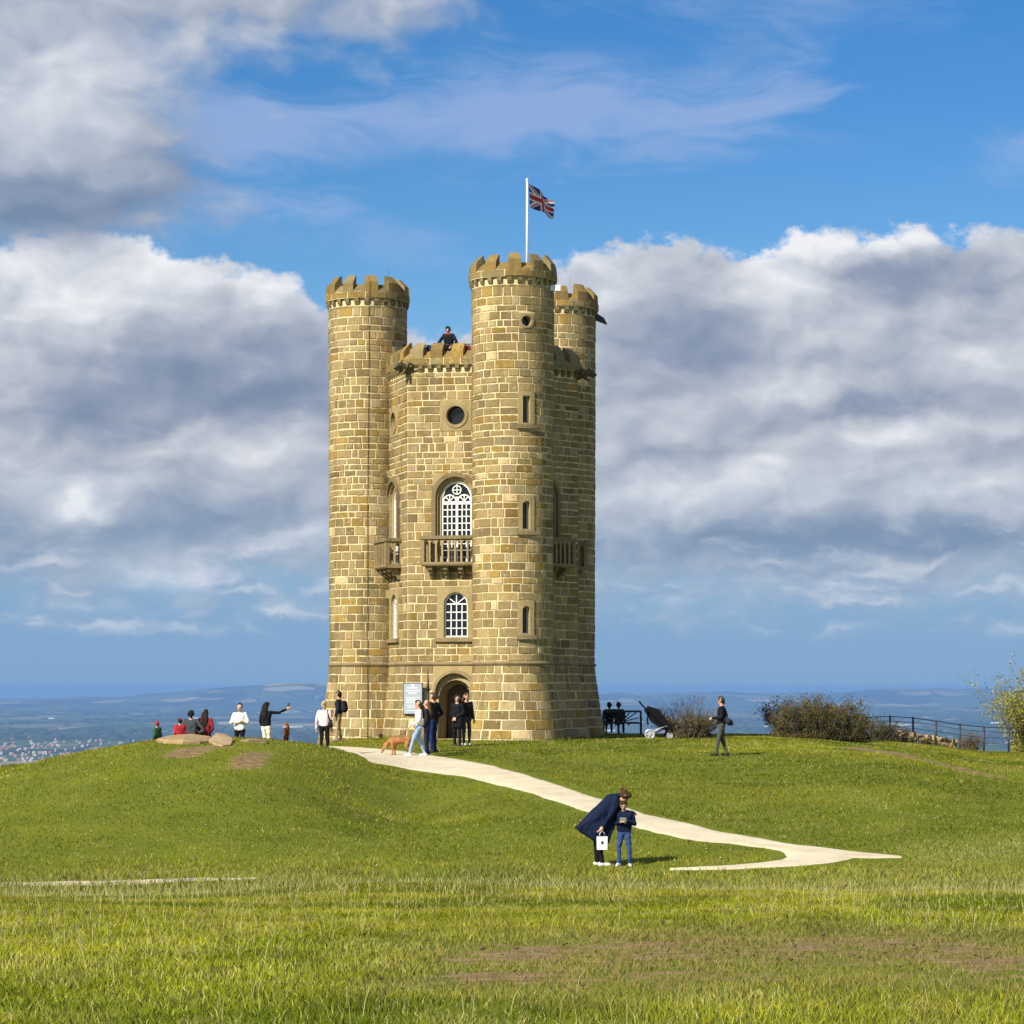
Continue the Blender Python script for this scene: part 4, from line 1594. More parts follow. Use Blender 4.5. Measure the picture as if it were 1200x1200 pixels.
def rock_poly(name, pts_, z0, th, tint, label=None, cat=None, group=None, tilt=(0, 0)):
    c = Vector((sum(p[0] for p in pts_) / len(pts_), sum(p[1] for p in pts_) / len(pts_), z0))
    g = Geo()
    n = len(pts_)
    lay = ((0.97, 0.0), (1.03, th * 0.35), (1.0, th * 0.85), (0.93, th))
    vs_ = []
    for s, h_ in lay:
        for p in pts_:
            q_ = Vector((p[0], p[1], 0)) - Vector((c.x, c.y, 0))
            j_ = 1 + random.uniform(-0.05, 0.05)
            vs_.append((q_.x * s * j_, q_.y * s * j_, h_ + q_.x * tilt[0] + q_.y * tilt[1] + random.uniform(-0.03, 0.03) * (h_ > 0)))
    vs_.append((0, 0, th + 0.02))
    f = [(l * n + k, l * n + (k + 1) % n, (l + 1) * n + (k + 1) % n, (l + 1) * n + k) for l in range(3) for k in range(n)]
    f += [(3 * n + k, 3 * n + (k + 1) % n, 4 * n) for k in range(n)] + [tuple(range(n))[::-1]]
    g.add(vs_, f, tint)
    o = g.build(name, slabm)
    o.location = c
    return tag(o, label, cat, group)


zt = lambda x, y: float(ground_z(x, y))
rock_poly('stone_slab', [(-9.62, 71.6), (-9.3, 70.7), (-8.75, 70.35), (-8.3, 70.4), (-8.16, 71.0), (-8.2, 72.2), (-8.8, 72.8), (-9.4, 72.5)], zt(-8.9, 71.3) - 0.24, 0.36, (0.38, 0.275, 0.145),
          'long flat tan stone slab lying on the mound crest', 'rock', tilt=(0.0, 0.05))
rock_poly('broken_stone', [(-8.10, 70.8), (-7.92, 70.0), (-7.62, 69.6), (-7.42, 69.9), (-7.46, 71.0), (-7.75, 71.9), (-8.05, 71.9)], zt(-7.75, 70.6) - 0.26, 0.36, (0.45, 0.33, 0.19),
          'tilted pale broken stone beside the long slab on the mound', 'rock', tilt=(-0.10, 0.12))
rock_poly('sunken_stone', [(-7.40, 71.8), (-7.1, 71.4), (-6.65, 71.6), (-6.7, 72.3), (-7.2, 72.4)], zt(-7.0, 71.9) - 0.13, 0.20, (0.28, 0.21, 0.12),
          'low flat stone half sunk in the turf right of the broken stone', 'rock')

# ---- bench with a sunburst back
benchm = plain('bench_green', (0.028, 0.040, 0.030), 0.6, 0.25)
bp = at_dist(729, 102.0)
bench = empty('bench', bp)
bench.rotation_euler = (0, 0, R(-4))
tag(bench, 'dark green bench with a sunburst back beside the foot of the tower', 'bench')


def boxg(x0, x1, y0, y1, z0, z1, g=None, tint=(1, 1, 1)):
    g = g or Geo()
    g.add([(x, y, z) for z in (z0, z1) for x, y in ((x0, y0), (x1, y0), (x1, y1), (x0, y1))], [(3, 2, 1, 0), (4, 5, 6, 7), (0, 1, 5, 4), (1, 2, 6, 5), (2, 3, 7, 6), (3, 0, 4, 7)], tint)
    return g


for k in range(4):
    boxg(-0.75, 0.75, 0.06 + k * 0.11, 0.15 + k * 0.11, 0.42, 0.45).build('seat_slat', benchm, bench)
for sx in (-0.72, 0.72):
    boxg(sx - 0.04, sx + 0.04, -0.04, 0.04, -0.05, 0.92).build('leg', benchm, bench)
    boxg(sx - 0.04, sx + 0.04, 0.46, 0.53, -0.05, 0.64).build('leg', benchm, bench)
    boxg(sx - 0.045, sx + 0.045, 0.04, 0.56, 0.62, 0.67).build('armrest', benchm, bench)
boxg(-0.72, 0.72, -0.03, 0.03, 0.86, 0.94).build('top_rail', benchm, bench)
boxg(-0.72, 0.72, -0.03, 0.03, 0.44, 0.50).build('bottom_rail', benchm, bench)
for k in range(9):
    a = R(14 + 19 * k)
    e = Vector((0.66 * math.cos(a), 0, 0.50 + min(0.36, 0.66 * math.sin(a))))
    if 0.66 * math.sin(a) > 0.36:
        e.x = 0.36 / math.tan(a)
    rod('back_ray', [(0.10 * math.cos(a), 0.0, 0.50 + 0.08 * math.sin(a)), e], 0.030, benchm, bench, 4)
for x_ in (-0.25, 0.25):
    boxg(x_ - 0.03, x_ + 0.03, 0.03, 0.48, 0.36, 0.42).build('bearer', benchm, bench)

# ---- pushchair
stm = plain('pushchair_black', (0.006, 0.006, 0.008), 0.8, 0.2, spec=0.1)
stg = plain('pushchair_grey', (0.50, 0.51, 0.54), 0.35, 0.05, metal=0.3)
stb = plain('pushchair_lilac', (0.16, 0.18, 0.34), 0.6, 0.1)
sp = at_dist(770, 95.6)
pr_ = empty('pushchair', sp)
pr_.scale = (1.12, 1.12, 1.12)
tag(pr_, 'black folded-back pushchair with pale wheels on the turf by the twiggy bush', 'pushchair')


def wheel(x, y, r, t=0.05):
    g = Geo()
    n = 20
    for w_, rr_ in ((-t / 2, r * 0.80), (-t / 2, r), (t / 2, r), (t / 2, r * 0.80)):
        g.v += [(x + rr_ * math.cos(2 * math.pi * k / n), y + w_, r + rr_ * math.sin(2 * math.pi * k / n)) for k in range(n)]
    g.c = [(1, 1, 1)] * len(g.v)
    g.f = [(a * n + k, a * n + (k + 1) % n, ((a + 1) % 4) * n + (k + 1) % n, ((a + 1) % 4) * n + k) for a in range(4) for k in range(n)]
    wo_ = g.build('wheel', stg, pr_, True)
    g = Geo()
    for k in range(3):
        a = math.pi * k / 3 + 0.2
        dx_, dz_ = r * 0.82 * math.cos(a), r * 0.82 * math.sin(a)
        g.merge(rod(None, [(x - dx_, y, r - dz_), (x + dx_, y, r + dz_)], 0.018, None, None, 5))
    g.build('spokes', stg, wo_)


for y_ in (-0.26, 0.26):
    wheel(-0.24, y_, 0.155)
    wheel(0.40, y_ * 0.5, 0.10)
    rod('frame_tube', [(-0.24, y_, 0.16), (0.05, y_, 0.34), (0.30, y_, 0.42), (0.40, y_ * 0.5, 0.12)], 0.018, stg, pr_)
    rod('push_bar', [(0.32, y_, 0.30), (-0.12, y_, 0.72), (-0.42, y_, 1.02), (-0.54, y_, 1.16)], 0.020, stm, pr_)
rod('handle', [(-0.54, -0.26, 1.16), (-0.57, 0, 1.20), (-0.54, 0.26, 1.16)], 0.028, stm, pr_)
g = Geo()
sec = [(0.44, 0.26), (0.10, 0.36), (-0.20, 0.56), (-0.42, 0.94), (-0.28, 1.06), (0.04, 0.96), (0.22, 0.70), (0.50, 0.40)]
m_ = len(sec)
for y_ in (-0.22, -0.25, 0.25, 0.22):
    k = 1.0 if abs(y_) > 0.23 else 0.94
    cx_ = sum(p[0] for p in sec) / m_
    cz_ = sum(p[1] for p in sec) / m_
    yy = y_ if k == 1.0 else y_ * 1.25
    g.v += [(cx_ + (p[0] - cx_) * k, yy, cz_ + (p[1] - cz_) * k) for p in sec]
g.v = g.v[m_:2 * m_] + g.v[2 * m_:3 * m_]
g.c = [(1, 1, 1)] * len(g.v)
g.f = [(k, (k + 1) % m_, m_ + (k + 1) % m_, m_ + k) for k in range(m_)] + [tuple(range(m_))[::-1], tuple(range(m_, 2 * m_))]
g.build('seat', stm, pr_)
boxg(-0.16, 0.24, -0.20, 0.20, 0.20, 0.34).build('basket', stb, pr_)
rod('hanging_strap', [(-0.30, -0.27, 0.88), (-0.33, -0.28, 0.66), (-0.31, -0.28, 0.46)], 0.03, stm, pr_)

# ---- wire fence and rubble wall at the edge of the hill
fpx = [(988, 113.5), (1015, 114.5), (1043, 115.5), (1070, 116.4), (1097, 117.2), (1125, 118.0), (1153, 118.7), (1182, 119.3), (1211, 119.8), (1240, 120.2)]
fpos = [at_dist(*p) for p in fpx]
fence = empty('post_fence', fpos[4])
tag(fence, 'dark post and wire fence along the edge of the hill', 'fence')
for p in fpos:
    q_ = p - fpos[4]
    rod('post', [q_ + Vector((0, 0, -0.2)), q_ + Vector((0, 0, 1.12))], 0.045, iron, fence, 6)
for h_ in (0.35, 0.62, 0.88, 1.08):
    rod('wire', [p - fpos[4] + Vector((0, 0, h_)) for p in fpos], 0.012 if h_ < 1.0 else 0.020, iron, fence, 5)

wl = at_dist(1085, 116.0)
rw = empty('rubble_wall', wl)
tag(rw, 'low tumbled wall of tan rubble stones beside the fence', 'wall')
for k in range(46):
    t = k / 45
    p = at_dist(1052 + 66 * t, 115.0 + 1.6 * t) - wl
    for lay_ in range(2 if k % 3 else 1):
        g = Geo()
        s = random.uniform(0.09, 0.16)
        vs_ = [Vector((sx * s * random.uniform(0.7, 1.2), sy * s * random.uniform(0.7, 1.2), sz * s * random.uniform(0.5, 0.9))) for sz in (-1, 1) for sx, sy in ((-1, -1), (1, -1), (1, 1), (-1, 1))]
        rot = Matrix.Rotation(random.uniform(0, 3), 3, 'Z') @ Matrix.Rotation(random.uniform(-0.5, 0.5), 3, 'Y')
        k_ = random.uniform(0.75, 1.2)
        g.add([rot @ v_ + p + Vector((random.uniform(-.05, .05), random.uniform(-.15, .15), 0.08 + lay_ * 0.16 + (1 - t) * 0.10)) for v_ in vs_],
              [(3, 2, 1, 0), (4, 5, 6, 7), (0, 1, 5, 4), (1, 2, 6, 5), (2, 3, 7, 6), (3, 0, 4, 7)], (0.36 * k_, 0.27 * k_, 0.15 * k_))
        g.build('stone', slabm, rw)

# ---- bushes
leaf_m = blade_mat('leaves', 0.3)
barkm = plain('bark', (0.085, 0.065, 0.048), 0.9, 0.3)


def bush(name, pos, half_w, h, label, stems, leaf_n, leaf_s, cols, seed, twig=0.35, depth=0.6, bare=0.0, cat='bush', lean=0.0, fill=0.45):
    rs = random.Random(seed)
    root = empty(name, pos)
    tag(root, label, cat)
    g = Geo()
    tips = []

    def grow(p, d, l, r, lev):
        pts_ = [p]
        q_ = p.copy()
        dd = d.copy()
        n = 4
        for k in range(n):
            dd = (dd + Vector((rs.uniform(-1, 1), rs.uniform(-1, 1), rs.uniform(-0.5, 0.8))) * 0.22).normalized()
            q_ = q_ + dd * (l / n)
            pts_.append(q_.copy())
        g.merge(rod(None, pts_, r, None, None, 4 if lev else 5, taper=0.35))
        for k in range(1, n + 1):
            tips.append((pts_[k], dd, lev))
        if lev < 2:
            for k in range(rs.choice((3, 4, 5)) if lev == 0 else rs.choice((2, 3, 4))):
                s = rs.choice(pts_[2:])
                nd = (dd + Vector((rs.uniform(-1, 1), rs.uniform(-1, 1), rs.uniform(-0.2, 0.9))) * 0.75).normalized()
                grow(s.copy(), nd, l * rs.uniform(0.40, 0.65), r * 0.45, lev + 1)
    for k in range(stems):
        a = rs.uniform(0, 2 * math.pi)
        rr_ = math.sqrt(rs.random())
        x0, y0 = half_w * 0.75 * rr_ * math.cos(a), half_w * depth * rr_ * math.sin(a)
        d = Vector((x0 / half_w * 0.9 + lean, y0 / half_w * 0.6, 0.8)).normalized()
        zg = float(ground_z(pos.x + x0, pos.y + y0)) - pos.z - 0.05
        edge_ = 1 - 0.55 * (abs(x0) / half_w) ** 2
        grow(Vector((x0, y0, zg)), d, h * edge_ * rs.uniform(0.55, 0.95), 0.022, 0)
    br = g.build('branches', barkm, root)
    br['kind'] = 'stuff'
    # leaves round the twigs
    tip_p = np.array([t[0] for t in tips])
    tip_l = np.array([t[2] for t in tips])
    wgt = np.where(tip_l == 0, 0.5, 1.0)
    if bare:
        wgt = wgt * np.where(tip_p[:, 2] > h * (1 - bare), 0.04, 1.0)
    r_ = np.random.default_rng(seed)
    pick = r_.choice(len(tips), leaf_n, p=wgt / wgt.sum())
    c = tip_p[pick] + r_.normal(0, 1, (leaf_n, 3)) * np.array([0.10, 0.10, 0.08])
    c[:, 2] = np.maximum(c[:, 2], 0.02)
    nf_ = int(leaf_n * fill)
    th = r_.random(nf_) * 2 * np.pi
    rr_ = np.sqrt(r_.random(nf_))
    dome = np.sqrt(np.maximum(0.05, 1 - rr_ ** 2)) * h * 0.62 * (0.55 + 0.9 * vnoise(rr_ * np.cos(th) * 3 + seed, rr_ * np.sin(th) * 3, seed))
    c[:nf_] = np.stack([half_w * 0.95 * rr_ * np.cos(th), half_w * depth * rr_ * np.sin(th), dome * r_.random(nf_) ** 0.7], -1)
    ax = r_.normal(0, 1, (leaf_n, 3))
    ax /= np.linalg.norm(ax, axis=1)[:, None]
    bx_ = np.cross(ax, r_.normal(0, 1, (leaf_n, 3)))
    bx_ /= np.linalg.norm(bx_, axis=1)[:, None]
    s = leaf_s * (0.6 + 0.8 * r_.random(leaf_n))[:, None]
    V_ = np.stack([c - ax * s, c + bx_ * s * 0.5, c + ax * s, c - bx_ * s * 0.5], 1).reshape(-1, 3)
    F = (np.arange(leaf_n)[:, None] * 4 + np.array([0, 1, 2, 3])[None])
    cc = np.array(cols)[r_.integers(0, len(cols), leaf_n)] * (0.6 + 0.7 * r_.random(leaf_n))[:, None]
    o = link('foliage', np_mesh('foliage', V_, F, [leaf_m], col=np.repeat(cc, 4, axis=0)), root)
    o['kind'] = 'stuff'
    return root


bush('twiggy_bush', at_dist(806, 97.6), 0.92, 1.12, 'half bare grey-brown twiggy bush behind the pushchair', 60, 11000, 0.034,
     [(0.20, 0.16, 0.085), (0.25, 0.19, 0.10), (0.15, 0.15, 0.06), (0.28, 0.21, 0.12)], 5, bare=0.42, fill=0.55)
bush('leafy_bush', at_dist(960, 102.0), 2.10, 1.28, 'wide dark green and russet bush on the edge of the hill', 90, 30000, 0.036,
     [(0.085, 0.105, 0.030), (0.12, 0.13, 0.040), (0.19, 0.125, 0.055), (0.065, 0.085, 0.028), (0.24, 0.145, 0.075)], 8)
bush('low_thicket', at_dist(1028, 107.0), 1.25, 0.70, 'low dark brown thicket between the wide bush and the rubble wall', 36, 8000, 0.032,
     [(0.075, 0.070, 0.032), (0.12, 0.085, 0.045), (0.09, 0.095, 0.035)], 12)
bush('red_leaved_shrub', at_dist(1137, 117.5), 0.42, 0.62, 'small shrub with red-brown leaves among the fence posts', 16, 1800, 0.030,
     [(0.30, 0.10, 0.06), (0.20, 0.17, 0.05), (0.10, 0.15, 0.04)], 15)
bush('yellowing_tree', at_dist(1220, 121.5), 1.45, 2.9, 'tall bush with yellow-green autumn leaves behind the fence', 80, 30000, 0.045,
     [(0.42, 0.38, 0.06), (0.30, 0.31, 0.055), (0.52, 0.44, 0.08), (0.22, 0.24, 0.06)], 19)

# ---- the far vale: woods, hedges and a town
def blobs_far(name, label, cat, x, y, hw, hh, col, m):
    n = len(x)
    z = ground_z(x, y)
    base = np.array([(1, 0, 0.0), (0.31, 0.95, 0), (-0.81, 0.59, 0), (-0.81, -0.59, 0), (0.31, -0.95, 0),
                     (0.75, 0.1, 0.75), (0.1, 0.72, 0.8), (-0.6, 0.35, 0.7), (-0.55, -0.45, 0.78), (0.25, -0.72, 0.72), (0, 0, 1.0)])
    f = []
    for k in range(5):
        j_ = (k + 1) % 5
        f += [(k, j_, 5 + j_), (k, 5 + j_, 5 + k), (5 + k, 5 + j_, 10)]
    V_ = base[None] * (1 + (rng.random((n, 11, 3)) - 0.5) * 0.5)
    V_ = V_ * np.stack([hw, hw, hh], -1)[:, None] + np.stack([x, y, z - 1], -1)[:, None]
    F = (np.arange(n)[:, None, None] * 11 + np.array(f)[None]).reshape(-1, 3)
    return tag(link(name, np_mesh(name, V_.reshape(-1, 3), F, [m], col=np.repeat(col, 11, axis=0))), label, cat, kind='stuff')


vtint, N, b = mat('vale_tint')
N.put(b.inputs['Base Color'], N.node('ShaderNodeAttribute', attribute_name='tint').outputs['Color'])
b.inputs['Roughness'].default_value = 0.9
n = 9000
r_ = 8000 * (30000 / 8000) ** rng.random(n)
a_ = np.radians((rng.random(n) * 2 - 1) * 17)
x, y = r_ * np.sin(a_), r_ * np.cos(a_)
k = fbm(x * 0.0006, y * 0.0003, 3, 3.0) > 0.50
x, y = x[k], y[k]
n = len(x)
blobs_far('distant_woods', 'dark woods and hedgerow trees scattered over the far vale', 'woods', x, y, 18 + 60 * rng.random(n) ** 2, 9 + 9 * rng.random(n),
          np.array([0.020, 0.034, 0.012]) * (0.6 + 0.8 * rng.random(n))[:, None], vtint)
n = 420
tx = -2250 + rng.normal(0, 750, n)
ty = 12300 + rng.normal(0, 1300, n)
k2 = rng.random(n) < 0.25
tx[k2] = rng.uniform(-2600, -900, k2.sum())
ty[k2] = rng.uniform(10000, 11200, k2.sum())
V_, C_ = [], []
sz = rng.random((n, 3)) * np.array([10, 8, 4]) + np.array([7, 6, 5])
gb = ground_z(tx, ty)
cor = np.array([(sx, sy, s_) for s_ in (0, 1) for sx, sy in ((-.5, -.5), (.5, -.5), (.5, .5), (-.5, .5))] + [(-.5, 0, 1.6), (.5, 0, 1.6)])
V_ = cor[None] * sz[:, None] + np.stack([tx, ty, gb - 0.5], -1)[:, None]
fq = np.array([(0, 1, 5, 4), (1, 2, 6, 5), (2, 3, 7, 6), (3, 0, 4, 7), (4, 5, 9, 8), (6, 7, 8, 9)])
F = (np.arange(n)[:, None, None] * 10 + fq[None]).reshape(-1, 4)
pal = np.array([(0.26, 0.24, 0.21), (0.36, 0.34, 0.31), (0.24, 0.12, 0.08), (0.28, 0.20, 0.15), (0.33, 0.26, 0.20)])
C_ = np.repeat(pal[rng.integers(0, 5, n)], 10, axis=0)
tag(link('distant_town', np_mesh('distant_town', V_.reshape(-1, 3), F, [vtint], col=C_)), 'pale and brick houses of a town spread over the far vale', 'town', kind='stuff')
n = 26
x = rng.uniform(-4200, 4600, n)
y = rng.uniform(11000, 24000, n)
sz = np.stack([rng.uniform(40, 150, n), rng.uniform(20, 50, n), rng.uniform(6, 12, n)], -1)
V_ = cor[None] * sz[:, None] * np.array([1, 1, 0.8]) + np.stack([x, y, ground_z(x, y) - 0.5], -1)[:, None]
F = (np.arange(n)[:, None, None] * 10 + fq[None]).reshape(-1, 4)
tag(link('distant_barns', np_mesh('distant_barns', V_.reshape(-1, 3), F, [vtint], col=np.full((n * 10, 3), 0.5))), 'long white sheds and glasshouses far out in the vale', 'sheds', kind='stuff')

# ================================================================== people and the dog
def capsule_mesh(p0, r0, p1, r1, sides=12, rings=4):
    p0, p1 = Vector(p0), Vector(p1)
    d = p1 - p0
    if d.length < 1e-5:
        d = Vector((0, 0, 1e-4))
    ax = d.normalized()
    a = ax.orthogonal().normalized()
    b_ = ax.cross(a)
    vs_, f = [p0 - ax * r0], []
    prof = []
    for k in range(1, rings + 1):
        t = math.pi / 2 * k / rings
        prof.append((p0 - ax * r0 * math.cos(t), r0 * math.sin(t)))
    for k in range(rings):
        t = math.pi / 2 * k / rings
        prof.append((p1 + ax * r1 * math.sin(t), r1 * math.cos(t)))
    for c, r_ in prof:
        for i in range(sides):
            t = 2 * math.pi * i / sides
            vs_.append(c + a * r_ * math.cos(t) + b_ * r_ * math.sin(t))
    vs_.append(p1 + ax * r1)
    n = len(prof)
    for i in range(sides):
        j_ = (i + 1) % sides
        f.append((0, 1 + j_, 1 + i))
        for k in range(n - 1):
            f.append((1 + k * sides + i, 1 + k * sides + j_, 1 + (k + 1) * sides + j_, 1 + (k + 1) * sides + i))
        f.append((1 + (n - 1) * sides + i, 1 + (n - 1) * sides + j_, len(vs_) - 1))
    return vs_, f


_tmp_n = 0


def fuse(name, prims, mats, parent, voxel=0.016, smooth_it=2, fold=0.022):
    """one continuous surface grown round tapered limbs; each face takes the material of the nearest limb"""
    g = Geo()
    for p0, r0, p1, r1, m_ in prims:
        vs_, f = capsule_mesh(p0, r0, p1, r1)
        g.add(vs_, f)
    me = np_mesh('tmp', g.v, g.f)
    o = bpy.data.objects.new('tmp', me)
    COL.objects.link(o)
    rm = o.modifiers.new('r', 'REMESH')
    rm.mode = 'VOXEL'
    rm.voxel_size = voxel
    sm_ = o.modifiers.new('s', 'SMOOTH')
    sm_.iterations = smooth_it
    sm_.factor = 0.5
    dg = bpy.context.evaluated_depsgraph_get()
    new = bpy.data.meshes.new_from_object(o.evaluated_get(dg))
    bpy.data.objects.remove(o)
    bpy.data.meshes.remove(me)
    new.name = name
    names = []
    for p in prims:
        if p[4] not in names:
            names.append(p[4])
    new.materials.clear()
    for nme in names:
        new.materials.append(mats[nme])
    # folds of cloth and small unevenness
    nv = len(new.vertices)
    co = np.empty(nv * 3)
    no = np.empty(nv * 3)
    new.vertices.foreach_get('co', co)
    new.vertices.foreach_get('normal', no)
    co, no = co.reshape(-1, 3), no.reshape(-1, 3)
    sd_ = float(len(prims))
    fo = vnoise(co[:, 0] * 9 + co[:, 2] * 5, co[:, 2] * 11 - co[:, 1] * 7, sd_) + 0.5 * vnoise(co[:, 1] * 22 + co[:, 2] * 8, co[:, 0] * 20 + co[:, 2] * 16, sd_ + 3) - 0.75
    co = co + no * (fo * fold)[:, None]
    new.vertices.foreach_set('co', co.ravel())
    new.update()
    nf = len(new.polygons)
    c = np.empty(nf * 3)
    new.polygons.foreach_get('center', c)
    c = c.reshape(-1, 3)
    best = np.full(nf, 1e9)
    idx = np.zeros(nf, dtype=np.int32)
    for p0, r0, p1, r1, m_ in prims:
        a, d = np.array(p0, float), np.array(p1, float) - np.array(p0, float)
        t = np.clip(((c - a) @ d) / max(d @ d, 1e-9), 0, 1)
        dist = np.linalg.norm(c - a - t[:, None] * d, axis=1) - (r0 + (r1 - r0) * t)
        k = dist < best
        best[k] = dist[k]
        idx[k] = names.index(m_)
    new.polygons.foreach_set('material_index', idx)
    new.polygons.foreach_set('use_smooth', np.ones(nf, dtype=bool))
    return link(name, new, parent)


_cloth = {}


def cloth(c):
    if c not in _cloth:
        _cloth[c] = plain('cloth_%d' % len(_cloth), c, 0.85, 0.30, 7.0, bump=0.6, spec=0.2)
    return _cloth[c]


SKIN = plain('skin', (0.52, 0.30, 0.20), 0.5, 0.06)
EYE_M = plain('eye', (0.02, 0.015, 0.012), 0.3, 0.0)
LIP = plain('lip', (0.36, 0.13, 0.11), 0.5, 0.05)


def person(pos, rz, label, H=1.72, top=(0.02, 0.02, 0.02), bottom=(0.02, 0.02, 0.02), shoes=(0.03, 0.03, 0.03), hair=(0.03, 0.02, 0.012), hair_style='short',
           J=None, lean=0.0, head_pitch=0.0, head_yaw=0.0, legs=True, voxel=0.017, coat=None, extra=(), group=None, bulk=1.0, hat=None, scarf=None, hood=None):
    """a figure with forward = +y; J overrides joints given for a 1.75 m body"""
    root = empty('person', pos, R(rz))
    tag(root, label, 'person', group)
    j = dict(pelvis=(0, 0, .96), hipL=(-.09, 0, .92), hipR=(.09, 0, .92), kneeL=(-.10, .025, .50), kneeR=(.10, .025, .50), ankL=(-.10, 0, .085), ankR=(.10, 0, .085),
             shL=(-.185, -.01, 1.42), shR=(.185, -.01, 1.42), elL=(-.235, -.04, 1.13), elR=(.235, -.04, 1.13), haL=(-.235, .07, .90), haR=(.235, .07, .90),
             footL=(0, 1), footR=(0, 1))
    j.update(J or {})
    k = H / 1.75
    # upper body leans about the hips
    cl_, sl_ = math.cos(lean), math.sin(lean)

    def up(p):
        x, y, z = p
        z -= 0.95
        return (x, y * cl_ + z * sl_, z * cl_ - y * sl_ + 0.95)
    hc = Vector(up((0, 0.01, 1.50)))
    hm_ = Matrix.Rotation(head_yaw, 3, 'Z') @ Matrix.Rotation(-(lean * 0.6 + head_pitch), 3, 'X')

    def hd(x, y, z):
        return tuple(hc + hm_ @ Vector((x, y, z)))
    P = []

    def A(p0, r0, p1, r1, m_):
        P.append((tuple(q_ * k for q_ in p0), r0 * k, tuple(q_ * k for q_ in p1), r1 * k, m_))
    b_ = bulk
    if legs:
        for s in 'LR':
            A(j['hip' + s], .092, j['knee' + s], .064, 'bottom')
            A(j['knee' + s], .064, j['ank' + s], .046, 'bottom')
            fx, fy = j['foot' + s]
            an = j['ank' + s]
            A((an[0] - fx * .03, an[1] - fy * .03, an[2] - .035), .046, (an[0] + fx * .15, an[1] + fy * .15, an[2] - .05), .036, 'shoes')
            A((an[0], an[1], an[2] + .02), .045, (an[0], an[1], an[2] - .03), .046, 'shoes')
    A(j['hipL'], .105, j['hipR'], .105, 'bottom')
    for s in (-1, 1):
        A(up((s * .065, 0, .99)), .108 * b_, up((s * .075, 0, 1.16)), .105 * b_, 'top')
        A(up((s * .075, 0, 1.16)), .105 * b_, up((s * .095, .005, 1.34)), .112 * b_, 'top')
        A(up((s * .06, -.005, 1.38)), .085, up((s * .14, -.01, 1.41)), .07, 'top')
    A(up((0, 0, .99)), .112 * b_, up((0, .005, 1.34)), .115 * b_, 'top')
    for s in 'LR':
        sh = up(j['sh' + s])
        el, ha = j['el' + s], j['ha' + s]
        if not j.get('arms_abs'):
            el, ha = up(el), up(ha)
        A(sh, .062 * b_, el, .05 * b_, 'top')
        A(el, .049 * b_, ha, .037 * b_, 'top')
        d = (Vector(ha) - Vector(el)).normalized()
        side_ = d.cross(Vector((0, 1, 0.3))).normalized()
        nrm = d.cross(side_).normalized()
        h0 = Vector(ha)
        A(tuple(h0 + d * .02), .031, tuple(h0 + d * .075), .034, 'skin')
        for q_ in range(4):
            o_ = side_ * (-.028 + .0187 * q_)
            ln = (.075, .09, .085, .065)[q_]
            b0 = h0 + d * .08 + o_
            b1 = b0 + d * ln * 0.55 + nrm * 0.012
            A(tuple(b0), .0115, tuple(b1), .0105, 'skin')
            A(tuple(b1), .0105, tuple(b1 + d * ln * 0.4 + nrm * 0.025), .0095, 'skin')
        t0 = h0 + d * .03 - side_ * .028
        A(tuple(t0), .014, tuple(t0 + d * .05 - side_ * .028 + nrm * .012), .011, 'skin')
    A(up((0, -.005, 1.44)), .056, hd(0, .0, .06), .052, 'skin')
    A(hd(0, -.005, .155), .092, hd(0, .005, .175), .090, 'skin')
    A(hd(0, .03, .10), .066, hd(0, .045, .07), .045, 'skin')
    A(hd(0, .085, .135), .018, hd(0, .108, .112), .016, 'skin')
    for s in (-1, 1):
        A(hd(s * .092, -.01, .13), .018, hd(s * .095, -.015, .155), .02, 'skin')
        A(hd(s * .034, .083, .148), .013, hd(s * .036, .083, .148), .013, 'eye')
    A(hd(-.02, .083, .078), .011, hd(.02, .083, .078), .011, 'lip')
    mats = dict(skin=SKIN, eye=EYE_M, lip=LIP, top=cloth(top), bottom=cloth(bottom), shoes=cloth(shoes))
    fuse('body', P, mats, root, voxel)
    # hair
    P = []
    if hair_style != 'none':
        A(hd(0, -.025, .165), .100, hd(0, -.005, .195), .092, 'hair')
        A(hd(-.045, .045, .215), .045, hd(.045, .045, .215), .045, 'hair')
        A(hd(-.075, -.02, .15), .038, hd(-.078, -.03, .11), .03, 'hair')
        A(hd(.075, -.02, .15), .038, hd(.078, -.03, .11), .03, 'hair')
        A(hd(0, -.06, .13), .07, hd(0, -.06, .06), .05, 'hair')
        if hair_style == 'long':
            for s in (-1, 0, 1):
                A(hd(s * .06, -.075, .12), .055, up((s * .08, -.115, 1.36)), .05, 'hair')
                A(up((s * .08, -.115, 1.36)), .05, up((s * .06, -.125, 1.20)), .03, 'hair')
        if hair_style == 'bun':
            A(hd(0, -.10, .175), .05, hd(0, -.13, .185), .045, 'hair')
        if hair_style == 'pony':
            A(hd(0, -.10, .17), .04, hd(0, -.15, .05), .03, 'hair')
        fuse('hair', P, dict(hair=cloth(hair)), root, 0.016)
    P = []
    if hat:
        A(hd(0, -.012, .185), .108, hd(0, -.005, .215), .088, 'hat')
        A(hd(0, -.01, .27), .02, hd(0, -.01, .32), .024, 'hat')
        fuse('hat', P, dict(hat=cloth(hat)), root, 0.016)
    P = []
    if scarf:
        A(up((-.07, .03, 1.47)), .05, up((.07, .03, 1.47)), .05, 'scarf')
        A(up((-.06, -.06, 1.47)), .05, up((.06, -.06, 1.47)), .05, 'scarf')
        fuse('scarf', P, dict(scarf=cloth(scarf)), root, 0.016)
    if coat:
        P = []
        for p0, r0, p1, r1 in coat[1]:
            A(p0, r0, p1, r1, 'coat')
        fuse('coat', P, dict(coat=cloth(coat[0])), root, 0.016)
